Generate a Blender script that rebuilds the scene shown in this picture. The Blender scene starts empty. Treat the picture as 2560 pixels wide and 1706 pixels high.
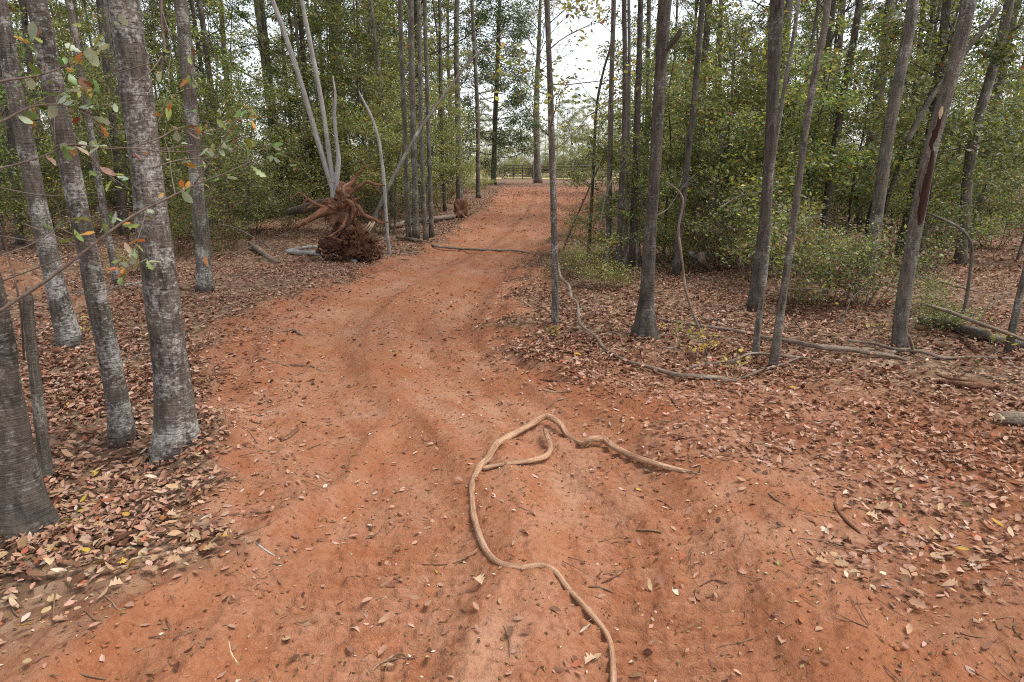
import bpy, math, random
import numpy as np
from mathutils import Vector

# ------------------------------------------------------------------ camera, sky, sun, exposure
SC = bpy.context.scene
COL = SC.collection
CAM_H = 1.65
FPX = 1600.0                      # focal length in pixels of a 2560 px wide frame
PITCH = math.atan((853 - 410) / FPX)
cam_d = bpy.data.cameras.new('camera')
cam_d.sensor_width = 36.0
cam_d.lens = 36.0 * FPX / 2560.0
cam_d.clip_start = 0.05
cam_d.clip_end = 3000
cam = bpy.data.objects.new('camera', cam_d)
COL.objects.link(cam)
cam.location = (0, 0, CAM_H)
cam.rotation_euler = (math.pi / 2 - PITCH, 0, 0)
SC.camera = cam

SUN_EL, SUN_AZ = math.radians(62), math.radians(95)     # azimuth from +Y towards +X
world = bpy.data.worlds.new('World')
SC.world = world
world.use_nodes = True
wn = world.node_tree
sky = wn.nodes.new('ShaderNodeTexSky')
sky.sky_type = 'NISHITA'
sky.sun_disc = False
sky.sun_elevation = SUN_EL
sky.sun_rotation = SUN_AZ
sky.air_density = 1.0
sky.dust_density = 1.2
sky.ozone_density = 1.0
wn.nodes['Background'].inputs[1].default_value = 0.13
overcast = wn.nodes.new('ShaderNodeHueSaturation')           # thin even cloud takes most of the blue out
overcast.inputs['Saturation'].default_value = 0.3
wn.links.new(sky.outputs[0], overcast.inputs['Color'])
wn.links.new(overcast.outputs[0], wn.nodes['Background'].inputs[0])

sun_d = bpy.data.lights.new('sun', 'SUN')
sun_d.energy = 1.5
sun_d.angle = math.radians(22)
sun_d.color = (1.0, 0.97, 0.93)
sun = bpy.data.objects.new('sun', sun_d)
COL.objects.link(sun)
sd = Vector((math.sin(SUN_AZ) * math.cos(SUN_EL), math.cos(SUN_AZ) * math.cos(SUN_EL), math.sin(SUN_EL)))
sun.rotation_euler = (-sd).to_track_quat('-Z', 'Y').to_euler()
sun.location = sd * 60

SC.view_settings.view_transform = 'Standard'
SC.view_settings.look = 'None'
SC.view_settings.gamma = 1.0
SC.view_settings.exposure = 1.24
SC.render.engine = 'CYCLES'
SC.cycles.max_bounces = 5
SC.cycles.diffuse_bounces = 3
SC.cycles.glossy_bounces = 2
SC.cycles.transmission_bounces = 4
SC.cycles.use_denoising = False
SC.cycles.filter_width = 1.1
SC.cycles.use_adaptive_sampling = True
SC.cycles.adaptive_threshold = 0.012

RNG = np.random.default_rng(7)
PI = math.pi
CP, SP = math.cos(PITCH), math.sin(PITCH)

# ------------------------------------------------------------------ noise
def _hash(ix, iy, iz, seed):
    h = (ix.astype(np.int64) * 374761393 + iy.astype(np.int64) * 668265263 + iz.astype(np.int64) * 2147483647 + seed * 1274126177) & 0xFFFFFFFF
    h = ((h ^ (h >> 13)) * 1274126177) & 0xFFFFFFFF
    h = (h ^ (h >> 16)) & 0xFFFFFFFF
    h = (h * 2246822519) & 0xFFFFFFFF
    h = h ^ (h >> 15)
    return (h & 0xFFFFFF) / float(0xFFFFFF)

def noise3(x, y, z, seed=0):
    x, y, z = np.broadcast_arrays(np.asarray(x, float), np.asarray(y, float), np.asarray(z, float))
    ix, iy, iz = np.floor(x), np.floor(y), np.floor(z)
    fx, fy, fz = x - ix, y - iy, z - iz
    fx, fy, fz = [f * f * (3 - 2 * f) for f in (fx, fy, fz)]
    r = 0
    for dx in (0, 1):
        wx = fx if dx else 1 - fx
        for dy in (0, 1):
            wy = fy if dy else 1 - fy
            for dz in (0, 1):
                wz = fz if dz else 1 - fz
                r = r + wx * wy * wz * _hash(ix + dx, iy + dy, iz + dz, seed)
    return r

def noise2(x, y, seed=0):
    x, y = np.broadcast_arrays(np.asarray(x, float), np.asarray(y, float))
    ix, iy = np.floor(x), np.floor(y)
    fx, fy = x - ix, y - iy
    fx, fy = fx * fx * (3 - 2 * fx), fy * fy * (3 - 2 * fy)
    z = np.zeros_like(ix)
    return ((1 - fx) * ((1 - fy) * _hash(ix, iy, z, seed) + fy * _hash(ix, iy + 1, z, seed))
            + fx * ((1 - fy) * _hash(ix + 1, iy, z, seed) + fy * _hash(ix + 1, iy + 1, z, seed)))

def fbm2(x, y, seed=0, oct=4):
    x = np.asarray(x, float); y = np.asarray(y, float)
    r, a, n = 0, 1.0, 0
    for i in range(oct):
        r = r + a * noise2(x * 2 ** i + 17.3 * i, y * 2 ** i - 9.1 * i, seed + i)
        n += a
        a *= 0.5
    return r / n

# ------------------------------------------------------------------ pixel of the photograph -> place
def ray(u, v):
    a, b = (u - 1280) / FPX, (853 - v) / FPX
    return np.array([a, CP + b * SP, -SP + b * CP])

def at(u, v, Y):
    d = ray(u, v)
    p = d * (Y / d[1])
    return np.array([p[0], p[1], CAM_H + p[2]])

def flat(u, v):
    d = ray(u, v)
    t = CAM_H / -d[2]
    return d[0] * t, d[1] * t

# the clay track: left and right edge, (u, v) in photo pixels, near to far
LEFT_E = [(150, 1706), (330, 1560), (520, 1420), (600, 1300), (570, 1180), (575, 1090), (540, 990), (560, 900), (610, 820), (690, 765), (830, 705), (985, 655), (1100, 610), (1170, 560), (1225, 515), (1252, 478), (1262, 456)]
RIGHT_E = [(2300, 1706), (2120, 1500), (1990, 1350), (1900, 1250), (1800, 1120), (1650, 1040), (1440, 985), (1355, 930), (1300, 870), (1285, 800), (1310, 750), (1335, 700), (1365, 640), (1440, 590), (1490, 530), (1500, 478), (1490, 456)]
LE = np.array([flat(*p) for p in LEFT_E])
RE = np.array([flat(*p) for p in RIGHT_E])

def edges(y):
    y = np.asarray(y, float)
    l = np.interp(y, LE[:, 1], LE[:, 0])
    r = np.interp(y, RE[:, 1], RE[:, 0])
    return l, r

RIDGE = np.array([flat(*q) for q in [(150, 1700), (400, 1540), (620, 1400), (760, 1290), (870, 1200), (960, 1060), (1000, 960)]])
LANES = []
for off_l in (0.30, 0.72):
    LANES.append(off_l)

MOUND = [(flat(70, 745), 0.34, 0.55), (flat(215, 770), 0.18, 0.42), (flat(20, 700), 0.30, 0.5)]

def clay_mask(x, y):
    l, r = edges(y)
    w = 0.25 + 0.02 * y
    n = (fbm2(x * 1.7, y * 1.7, 31) - 0.5) * 1.3
    m = np.clip((x - l + n * 0.9) / w + 0.5, 0, 1) * np.clip((r - x + n * 1.4) / (w * 1.4) + 0.5, 0, 1)
    m = m * np.clip((52 - y) / 8, 0, 1)
    return m * m * (3 - 2 * m)

def damp_mask(x, y):
    """darker, redder damp clay: streaks along the track, its edges and loosened patches"""
    l, r = edges(y)
    w = np.maximum(r - l, .5)
    s = (x - l) / w
    st = fbm2(s * w * 5, y * .55, 61, 3)
    d = np.clip((st - .48) * 4, 0, 1) * .5
    d = np.maximum(d, .85 * np.exp(-((x - l) / .45) ** 2) * np.clip(2.2 * fbm2(x * 2.2, y * 2.2, 62, 3) - .45, 0, 1))
    d = np.maximum(d, .85 * np.exp(-((x - r) / .6) ** 2) * np.clip(2.2 * fbm2(x * 2.2, y * 2.2, 63, 3) - .45, 0, 1))
    for o in LANES:
        for e_ in (-1, 1):
            d = np.maximum(d, .7 * np.exp(-(((s - o) * w - e_ * .40) / .09) ** 2) * np.clip(2.4 * fbm2(x * 3, y * 1.5, 64, 3) - .6, 0, 1))
    right = np.clip((x - r) / 1.0 + .3, 0, 1)
    d = np.maximum(d, right * np.clip(2.4 * fbm2(x * 1.3, y * 1.3, 65, 3) - .55, 0, 1))
    return d

def hgt(x, y):
    x = np.asarray(x, float); y = np.asarray(y, float)
    r = np.hypot(x, y)
    c = clay_mask(x, y)
    l, rr = edges(y)
    w = np.maximum(rr - l, 0.5)
    near = np.clip((140 - r) / 120, 0, 1)
    h = (fbm2(x / 5, y / 5, 3) - 0.5) * 0.22 * (1 - c) * near
    h = h + (fbm2(x / 0.8, y / 0.8, 5, 3) - 0.5) * 0.10 * (1 - 0.55 * c) * near
    # wheel and dozer-track ruts
    s = (x - l) / w
    for o in LANES:
        h = h - 0.05 * np.exp(-((s - o) * w / 0.36) ** 4) * near
        for e_ in (-1, 1):
            h = h + 0.030 * np.exp(-(((s - o) * w - e_ * 0.47) / 0.10) ** 2) * near * (0.2 + 1.3 * fbm2(x * 2, y * 1.2, 47 + e_, 2))
    h = h + 0.05 * (fbm2(s * w * 6, y * 0.7, 51, 3) - 0.5) * c * near
    # graded lip curving along the near left, where the blade ran
    xr = np.interp(y, RIDGE[:, 1], RIDGE[:, 0])
    k_ = np.clip((y - 1.2) / .5, 0, 1) * np.clip((4.6 - y) / 1.0, 0, 1)
    h = h + k_ * (0.055 * np.exp(-((x - xr) / 0.075) ** 2) + 0.03 * np.clip((xr - x) / .12, 0, 1) * np.exp(-np.maximum(xr - x, 0) / .8)) * (.5 + fbm2(x * 3, y * 3, 77, 2))
    # pushed-up spoil along both edges
    h = h + (0.085 * np.exp(-((x - l + 0.05) / 0.22) ** 2) + 0.06 * np.exp(-((x - rr) / 0.28) ** 2)) * (0.25 + 1.5 * fbm2(x * 1.1, y * 1.1, 9, 2)) * near * np.clip(y / 2.2 - .6, 0.15, 1)
    for (mx, my), mh, ms in MOUND:
        h = h + mh * np.exp(-(((x - mx) / ms) ** 2 + ((y - my) / (ms * .7)) ** 2)) * (0.7 + .6 * noise2(x * 3, y * 3, 12))
    # cleat marks and clods in the clay
    fine = np.clip((9 - r) / 6, 0, 1)
    cle = np.zeros_like(h)
    for o in LANES:
        cle = cle + np.exp(-((s - o) * w / 0.36) ** 4)
    h = h + 0.016 * cle * c * np.sin(y * 2 * PI / 0.075 + 2.5 * noise2(x * 2, y * 2, 21)) * fine * np.clip(2.2 * noise2(x * 1.3, y * 1.3, 22) - .5, 0, 1)
    h = h + 0.022 * (fbm2(x * 7, y * 7, 41, 3) - 0.5) * fine
    h = h + 0.010 * np.maximum(fbm2(x * 26, y * 26, 43, 2) - 0.52, 0) * 4 * fine * (0.3 + 1.2 * noise2(x * 1.2, y * 1.2, 44))
    return h

def ground_at(u, v):
    x, y = flat(u, v)
    d = ray(u, v)
    for _ in range(6):
        z = float(hgt(np.array([x]), np.array([y]))[0])
        t = (CAM_H - z) / -d[2]
        x, y = d[0] * t, d[1] * t
    return np.array([x, y, float(hgt(np.array([x]), np.array([y]))[0])])

# ------------------------------------------------------------------ mesh collecting
class MB:
    def __init__(self):
        self.V, self.Q, self.T, self.C, self.B, self.n = [], [], [], [], [], 0
    def add(self, V, quads=None, tris=None, col=None, bk=None):
        V = np.asarray(V, np.float32).reshape(-1, 3)
        self.V.append(V)
        if quads is not None and len(quads): self.Q.append(np.asarray(quads, np.int64).reshape(-1, 4) + self.n)
        if tris is not None and len(tris): self.T.append(np.asarray(tris, np.int64).reshape(-1, 3) + self.n)
        if col is None: col = np.tile((0.5, 0.5, 0.5), (len(V), 1))
        col = np.asarray(col, np.float32)
        if col.ndim == 1: col = np.tile(col, (len(V), 1))
        self.C.append(col)
        self.B.append(V.copy() if bk is None else np.asarray(bk, np.float32))
        self.n += len(V)
        return self
    def mesh(self, name, mat, smooth=True, origin=None):
        V = np.concatenate(self.V)
        if origin is not None: V = V - np.asarray(origin, np.float32)
        Q = np.concatenate(self.Q) if self.Q else np.zeros((0, 4), np.int64)
        T = np.concatenate(self.T) if self.T else np.zeros((0, 3), np.int64)
        me = bpy.data.meshes.new(name)
        me.vertices.add(len(V))
        me.vertices.foreach_set('co', V.ravel())
        nl = Q.size + T.size
        me.loops.add(nl)
        me.loops.foreach_set('vertex_index', np.concatenate([Q.ravel(), T.ravel()]).astype(np.int32))
        me.polygons.add(len(Q) + len(T))
        st = np.concatenate([np.arange(len(Q)) * 4, Q.size + np.arange(len(T)) * 3]).astype(np.int32)
        me.polygons.foreach_set('loop_start', st)
        me.polygons.foreach_set('use_smooth', np.full(len(st), smooth, dtype=bool))
        me.update(calc_edges=True)
        ca = me.attributes.new('tint', 'FLOAT_COLOR', 'POINT')
        C = np.concatenate(self.C)
        ca.data.foreach_set('color', np.concatenate([C, np.ones((len(C), 1), np.float32)], 1).astype(np.float32).ravel())
        ba = me.attributes.new('bk', 'FLOAT_VECTOR', 'POINT')
        ba.data.foreach_set('vector', np.concatenate(self.B).astype(np.float32).ravel())
        me.materials.append(mat)
        return me
    def build(self, name, mat, parent=None, smooth=True, origin=None):
        o = bpy.data.objects.new(name, self.mesh(name, mat, smooth, origin))
        COL.objects.link(o)
        if origin is not None: o.location = tuple(float(c) for c in origin)
        if parent is not None:
            o.parent = parent
            o.location = tuple(np.asarray(o.location) - np.asarray(parent.location)) if origin is not None else tuple(-np.asarray(parent.location))
        return o

def tag(o, label=None, cat=None, group=None, kind=None):
    if label: o['label'] = label
    if cat: o['category'] = cat
    if group: o['group'] = group
    if kind: o['kind'] = kind
    return o

def empty(name, loc, label=None, cat=None, group=None):
    o = bpy.data.objects.new(name, None)
    o.empty_display_size = 0.2
    COL.objects.link(o)
    o.location = tuple(float(c) for c in loc)
    return tag(o, label, cat, group)

def spline(P, n):
    P = np.asarray(P, float)
    if len(P) == 2:
        t = np.linspace(0, 1, n)[:, None]
        return P[0] * (1 - t) + P[1] * t
    Q = np.vstack([2 * P[0] - P[1], P, 2 * P[-1] - P[-2]])
    seg = np.linalg.norm(np.diff(P[:, :3], axis=0), axis=1)
    cum = np.concatenate([[0], np.cumsum(seg)])
    s = np.linspace(0, cum[-1], n)
    i = np.clip(np.searchsorted(cum, s, 'right') - 1, 0, len(P) - 2)
    t = ((s - cum[i]) / np.maximum(seg[i], 1e-9))[:, None]
    p0, p1, p2, p3 = Q[i], Q[i + 1], Q[i + 2], Q[i + 3]
    return 0.5 * ((2 * p1) + (-p0 + p2) * t + (2 * p0 - 5 * p1 + 4 * p2 - p3) * t * t + (-p0 + 3 * p1 - 3 * p2 + p3) * t ** 3)

def tube(P, R, sides=8, n=None, rough=0.0, seed=0, flare=0.0, flare_len=0.15, lobes=5, tip=True, col=None, rough_scale=6.0):
    """P: points, R: radii at those points. Returns args for MB.add"""
    P = np.asarray(P, float); R = np.asarray(R, float)
    if R.ndim == 0: R = np.full(len(P), float(R))
    L = np.linalg.norm(np.diff(P, axis=0), axis=1).sum()
    if n is None: n = max(4, min(60, int(L / max(R.mean() * 2.0, 0.012))))
    S = spline(np.hstack([P, R[:, None]]), n)
    C, r = S[:, :3], np.maximum(S[:, 3], R.min() * 0.4)
    T = np.gradient(C, axis=0)
    T /= np.linalg.norm(T, axis=1)[:, None] + 1e-12
    a = np.array([1.0, 0, 0]) if abs(T[0][0]) < 0.8 else np.array([0, 1.0, 0])
    N = np.zeros_like(C)
    v = a - T[0] * a.dot(T[0]); N[0] = v / np.linalg.norm(v)
    for i in range(1, n):
        v = N[i - 1] - T[i] * N[i - 1].dot(T[i]); N[i] = v / (np.linalg.norm(v) + 1e-12)
    Bn = np.cross(T, N)
    th = np.arange(sides) * 2 * PI / sides
    s = np.concatenate([[0], np.cumsum(np.linalg.norm(np.diff(C, axis=0), axis=1))])
    rr = np.repeat(r[:, None], sides, 1)
    if flare:
        ph = seed * 1.7
        rr = rr * (1 + flare * np.exp(-s / flare_len)[:, None] * (0.55 + 0.45 * np.cos(lobes * th + ph) * np.cos(2 * th + ph * .3))[None, :])
    ca, sa = np.cos(th), np.sin(th)
    r0 = float(r.mean())
    bk = np.stack([np.repeat(ca[None] * r0, n, 0), np.repeat(sa[None] * r0, n, 0), np.repeat(s[:, None], sides, 1)], 2)
    if rough:
        nn = noise3(bk[..., 0] / r0 * 1.2 + seed * 7.1, bk[..., 1] / r0 * 1.2, bk[..., 2] * rough_scale, seed) - 0.5
        n2 = noise3(bk[..., 0] / r0 * 3 + seed * 3.1, bk[..., 1] / r0 * 3, bk[..., 2] * rough_scale * 3, seed + 5) - 0.5
        rr = rr * (1 + rough * (nn * 1.4 + n2 * 0.7))
    V = C[:, None, :] + rr[..., None] * (ca[None, :, None] * N[:, None, :] + sa[None, :, None] * Bn[:, None, :])
    V = V.reshape(-1, 3)
    i = np.arange(n - 1)[:, None] * sides
    j = np.arange(sides)[None]
    j2 = (j + 1) % sides
    Q = np.stack([i + j, i + j2, i + sides + j2, i + sides + j], 2).reshape(-1, 4)
    e0, e1 = len(V), len(V) + 1
    V = np.vstack([V, C[0], C[-1] + (T[-1] * r[-1] * 0.6 if tip else 0)])
    jj = np.arange(sides); jn = (jj + 1) % sides
    tris = np.vstack([np.stack([np.full(sides, e0), jn, jj], 1), np.stack([np.full(sides, e1), (n - 1) * sides + jj, (n - 1) * sides + jn], 1)])
    bkf = np.vstack([bk.reshape(-1, 3), [[0, 0, 0]], [[0, 0, s[-1]]]])
    return dict(V=V, quads=Q, tris=tris, col=col, bk=bkf)

# many leaves at once: folded pointed blades
def leaves(P, D, U, size, col, width=0.5, fold=0.25, curl=0.15, shape='kite', rng=RNG):
    """P base points, D blade direction, U blade normal, size lengths; returns V, tris, col"""
    n = len(P)
    D = D / (np.linalg.norm(D, axis=1)[:, None] + 1e-9)
    S = np.cross(D, U); S /= np.linalg.norm(S, axis=1)[:, None] + 1e-9
    U = np.cross(S, D)
    L = np.asarray(size, float)[:, None]
    w = (width * (0.75 + 0.5 * rng.random(n)))[:, None] * L * 0.5
    f = (fold * (rng.random(n) * 2 - .5))[:, None] * L * 0.5
    c = (curl * (rng.random(n) * 2 - .8))[:, None] * L
    if shape == 'kite':
        v = [P, P + D * L * .5 + S * w + U * f, P + D * L + U * c, P + D * L * .5 - S * w + U * f]
        F = np.array([[0, 1, 2], [0, 2, 3]])
    elif shape == 'oval':
        v = [P, P + D * L * .33 + S * w * .85 + U * f, P + D * L * .68 + S * w * .8 + U * (f + c * .3), P + D * L + U * c,
             P + D * L * .68 - S * w * .8 + U * (f * .6 + c * .3), P + D * L * .33 - S * w * .85 + U * f * .7, P + D * L * .5 + U * c * .1 - U * np.abs(f) * .4]
        F = np.array([[0, 1, 6], [1, 2, 6], [2, 3, 6], [3, 4, 6], [4, 5, 6], [5, 0, 6]])
    elif shape == 'fine':   # crumpled blade with a wavy margin
        ts = np.array([0, .14, .32, .52, .72, .88, 1.0])
        pr = np.array([.05, .55, .92, 1.0, .78, .42, .03])
        bend = (curl * (rng.random(n) * 2.4 - .9))[:, None] * L
        cup = (fold * (rng.random(n) * 1.6 - .35))[:, None]
        twist = (rng.random(n) - .5)[:, None] * .5
        v = []
        for t, q in zip(ts, pr):
            ctr = P + D * L * (t - .06 * t * t) + U * bend * t * t + S * w * .25 * twist * math.sin(3 * t)
            for sd_ in (-1, 0, 1):
                qq = q * (1 + .28 * (rng.random(n) - .5))[:, None]
                lift_ = U * (np.abs(sd_) * qq * w * cup + (rng.random(n) - .5)[:, None] * L * .05 + sd_ * twist * w * t)
                v.append(ctr + S * w * qq * sd_ + lift_)
        F = []
        for i in range(len(ts) - 1):
            for j in (0, 1):
                a, b = i * 3 + j, i * 3 + j + 1
                F += [[a, b, b + 3], [a, b + 3, a + 3]]
        F = np.array(F)
    else:  # lobed oak leaf
        prof = [(0, 0), (.18, .35), (.30, .75), (.40, .45), (.55, 1.0), (.66, .5), (.80, .72), (1.0, 0)]
        v = []
        for t, q in prof: v.append(P + D * L * t + S * w * q * 1.15 + U * (f * q + c * t * t))
        for t, q in prof[-2:0:-1]: v.append(P + D * L * t - S * w * q * 1.05 + U * (f * q * .8 + c * t * t))
        m0 = len(v)
        v.append(P + D * L * .3 + U * c * .09); v.append(P + D * L * .62 + U * c * .38)
        a, b = m0, m0 + 1
        F = np.array([[0, 1, a], [1, 2, a], [2, 3, a], [3, 4, b], [3, b, a], [4, 5, b], [5, 6, b], [6, 7, b], [7, 8, b], [8, 9, b], [9, 10, b], [10, 11, b], [11, b, 10], [11, a, b], [11, 12, a], [12, 13, a], [13, 0, a]])
        F = F[[i for i in range(len(F)) if i != 12]]
    V = np.stack(v, 1)
    k = V.shape[1]
    tri = (np.arange(n)[:, None, None] * k + F[None]).reshape(-1, 3)
    C = np.repeat(np.asarray(col, float)[:, None, :], k, 1).reshape(-1, 3)
    return V.reshape(-1, 3), tri, C

def pick(palette, weights, n, rng=RNG, var=0.25, hue=0.1):
    p = np.array(palette, float)
    w = np.array(weights, float); w /= w.sum()
    c = p[rng.choice(len(p), n, p=w)]
    g = 1 + var * (rng.random((n, 1)) * 2 - 1)
    return np.clip(c * g * (1 + hue * (rng.random((n, 3)) * 2 - 1)), 0.004, 0.85)

# ------------------------------------------------------------------ materials
def new_mat(name):
    m = bpy.data.materials.new(name)
    m.use_nodes = True
    nt = m.node_tree
    nt.nodes.clear()
    out = nt.nodes.new('ShaderNodeOutputMaterial')
    return m, nt, out

def N(nt, typ, **kw):
    n = nt.nodes.new(typ)
    for k, v in kw.items():
        if k.startswith('i_'):
            key = k[2:]
            key = int(key) if key.isdigit() else key
            n.inputs[key].default_value = v
        else:
            setattr(n, k, v)
    return n

def mixc(nt, fac, a, b):
    m = nt.nodes.new('ShaderNodeMix'); m.data_type = 'RGBA'
    for i, x in ((0, fac), (6, a), (7, b)):
        if hasattr(x, 'links'): nt.links.new(x, m.inputs[i])
        else: m.inputs[i].default_value = x if i == 0 else (*x, 1)
    return m.outputs[2]

def ramp(nt, src, stops):
    r = nt.nodes.new('ShaderNodeValToRGB')
    el = r.color_ramp.elements
    while len(el) < len(stops): el.new(0.5)
    for e, (p, c) in zip(el, stops):
        e.position = p
        e.color = (c, c, c, 1) if not hasattr(c, '__len__') else (*c, 1)
    nt.links.new(src, r.inputs[0])
    return r.outputs[0]

def noise_n(nt, vec, scale, detail=3, rough=0.55):
    n = N(nt, 'ShaderNodeTexNoise', i_Scale=scale, i_Detail=detail, i_Roughness=rough)
    nt.links.new(vec, n.inputs['Vector'])
    return n.outputs['Fac']

def scaled(nt, vec, s):
    m = N(nt, 'ShaderNodeMapping')
    m.inputs['Scale'].default_value = s
    nt.links.new(vec, m.inputs['Vector'])
    return m.outputs[0]

def bark(name, dark, mid, pale, pale_lo=0.55, pale_hi=0.68, furrow=1.0, ring=0.5, bump=0.6, rough=0.9, moss=0.0):
    m, nt, out = new_mat(name)
    at_ = N(nt, 'ShaderNodeAttribute', attribute_name='bk')
    oi = N(nt, 'ShaderNodeObjectInfo')
    add = N(nt, 'ShaderNodeVectorMath', operation='MULTIPLY_ADD')
    comb = N(nt, 'ShaderNodeCombineXYZ')
    nt.links.new(oi.outputs['Random'], comb.inputs[0]); nt.links.new(oi.outputs['Random'], comb.inputs[2])
    nt.links.new(comb.outputs[0], add.inputs[0]); add.inputs[1].default_value = (37, 37, 37)
    nt.links.new(at_.outputs['Vector'], add.inputs[2])
    vec = add.outputs[0]
    fur = noise_n(nt, scaled(nt, vec, (70, 70, 8)), 1.0, 5, 0.65)
    rings = noise_n(nt, scaled(nt, vec, (10, 10, 80)), 1.0, 4, 0.7)
    patch1 = noise_n(nt, scaled(nt, vec, (70, 70, 55)), 1.0, 6, 0.75)
    patch2 = noise_n(nt, scaled(nt, vec, (8, 8, 5)), 1.0, 3, 0.5)
    pmx = N(nt, 'ShaderNodeMath', operation='MULTIPLY_ADD', i_1=0.8, i_2=-0.40)
    nt.links.new(patch2, pmx.inputs[0])
    pad = N(nt, 'ShaderNodeMath', operation='ADD')
    nt.links.new(patch1, pad.inputs[0]); nt.links.new(pmx.outputs[0], pad.inputs[1])
    patch = pad.outputs[0]
    big = noise_n(nt, scaled(nt, vec, (9, 9, 3)), 1.0, 4)
    c = mixc(nt, ramp(nt, fur, [(0.40, 0), (0.60, 1)]), dark, mid)
    c = mixc(nt, ramp(nt, big, [(0.3, 0.0), (0.7, 0.55)]), c, tuple(x * 1.35 for x in mid))
    pm = N(nt, 'ShaderNodeMath', operation='MULTIPLY')
    nt.links.new(ramp(nt, patch, [(pale_lo, 0), (pale_hi, 1)]), pm.inputs[0])
    nt.links.new(ramp(nt, fur, [(0.3, 0.35), (0.55, 1)]), pm.inputs[1])
    c = mixc(nt, pm.outputs[0], c, pale)
    rm = N(nt, 'ShaderNodeMath', operation='MULTIPLY', i_1=ring)
    nt.links.new(ramp(nt, rings, [(0.30, 1), (0.40, 0)]), rm.inputs[0])
    c = mixc(nt, rm.outputs[0], c, tuple(x * 0.5 for x in dark))
    if moss:
        mo = noise_n(nt, scaled(nt, vec, (14, 14, 8)), 1.0, 4)
        mm = N(nt, 'ShaderNodeMath', operation='MULTIPLY', i_1=moss)
        nt.links.new(ramp(nt, mo, [(0.60, 0), (0.70, 1)]), mm.inputs[0])
        c = mixc(nt, mm.outputs[0], c, (0.16, 0.2, 0.13))
    bs = N(nt, 'ShaderNodeBsdfPrincipled', i_Roughness=rough)
    bs.inputs['Specular IOR Level'].default_value = 0.2
    nt.links.new(c, bs.inputs['Base Color'])
    hsum = N(nt, 'ShaderNodeMath', operation='MULTIPLY_ADD', i_1=0.6)
    nt.links.new(rings, hsum.inputs[0]); nt.links.new(fur, hsum.inputs[2])
    b = N(nt, 'ShaderNodeBump', i_Strength=bump, i_Distance=0.02)
    nt.links.new(hsum.outputs[0], b.inputs['Height'])
    nt.links.new(b.outputs[0], bs.inputs['Normal'])
    nt.links.new(bs.outputs[0], out.inputs[0])
    return m

def leaf_mat(name, trans=0.48, rough=0.4, spec=0.6, vary=0.35):
    m, nt, out = new_mat(name)
    a = N(nt, 'ShaderNodeAttribute', attribute_name='tint')
    oi = N(nt, 'ShaderNodeObjectInfo')
    hs = N(nt, 'ShaderNodeHueSaturation')
    mr = N(nt, 'ShaderNodeMapRange', i_3=1 - vary, i_4=1 + vary)
    nt.links.new(oi.outputs['Random'], mr.inputs[0])
    nt.links.new(mr.outputs[0], hs.inputs['Value'])
    mh = N(nt, 'ShaderNodeMapRange', i_3=0.475, i_4=0.515)
    ml = N(nt, 'ShaderNodeMath', operation='FRACT')
    mm = N(nt, 'ShaderNodeMath', operation='MULTIPLY', i_1=17.0)
    nt.links.new(oi.outputs['Random'], mm.inputs[0]); nt.links.new(mm.outputs[0], ml.inputs[0]); nt.links.new(ml.outputs[0], mh.inputs[0])
    nt.links.new(mh.outputs[0], hs.inputs['Hue'])
    nt.links.new(a.outputs['Color'], hs.inputs['Color'])
    bs = N(nt, 'ShaderNodeBsdfPrincipled', i_Roughness=rough)
    bs.inputs['Specular IOR Level'].default_value = spec
    nt.links.new(hs.outputs[0], bs.inputs['Base Color'])
    tr = N(nt, 'ShaderNodeBsdfTranslucent')
    nt.links.new(hs.outputs[0], tr.inputs[0])
    mx = N(nt, 'ShaderNodeMixShader', i_0=trans)
    nt.links.new(bs.outputs[0], mx.inputs[1]); nt.links.new(tr.outputs[0], mx.inputs[2])
    nt.links.new(mx.outputs[0], out.inputs[0])
    return m

def plain(name, c1, c2, scale=20, rough=0.85, bump=0.3, dist=0.01, attr=False, metallic=0.0, stretch=(1, 1, 1)):
    m, nt, out = new_mat(name)
    if attr:
        v = N(nt, 'ShaderNodeAttribute', attribute_name='bk').outputs['Vector']
    else:
        v = N(nt, 'ShaderNodeTexCoord').outputs['Object']
    f = noise_n(nt, scaled(nt, v, tuple(scale * s for s in stretch)), 1.0, 5, 0.62)
    c = mixc(nt, ramp(nt, f, [(0.3, 0), (0.7, 1)]), c1, c2)
    bs = N(nt, 'ShaderNodeBsdfPrincipled', i_Roughness=rough)
    bs.inputs['Specular IOR Level'].default_value = 0.25
    bs.inputs['Metallic'].default_value = metallic
    nt.links.new(c, bs.inputs['Base Color'])
    b = N(nt, 'ShaderNodeBump', i_Strength=bump, i_Distance=dist)
    nt.links.new(f, b.inputs['Height']); nt.links.new(b.outputs[0], bs.inputs['Normal'])
    nt.links.new(bs.outputs[0], out.inputs[0])
    return m

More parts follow.
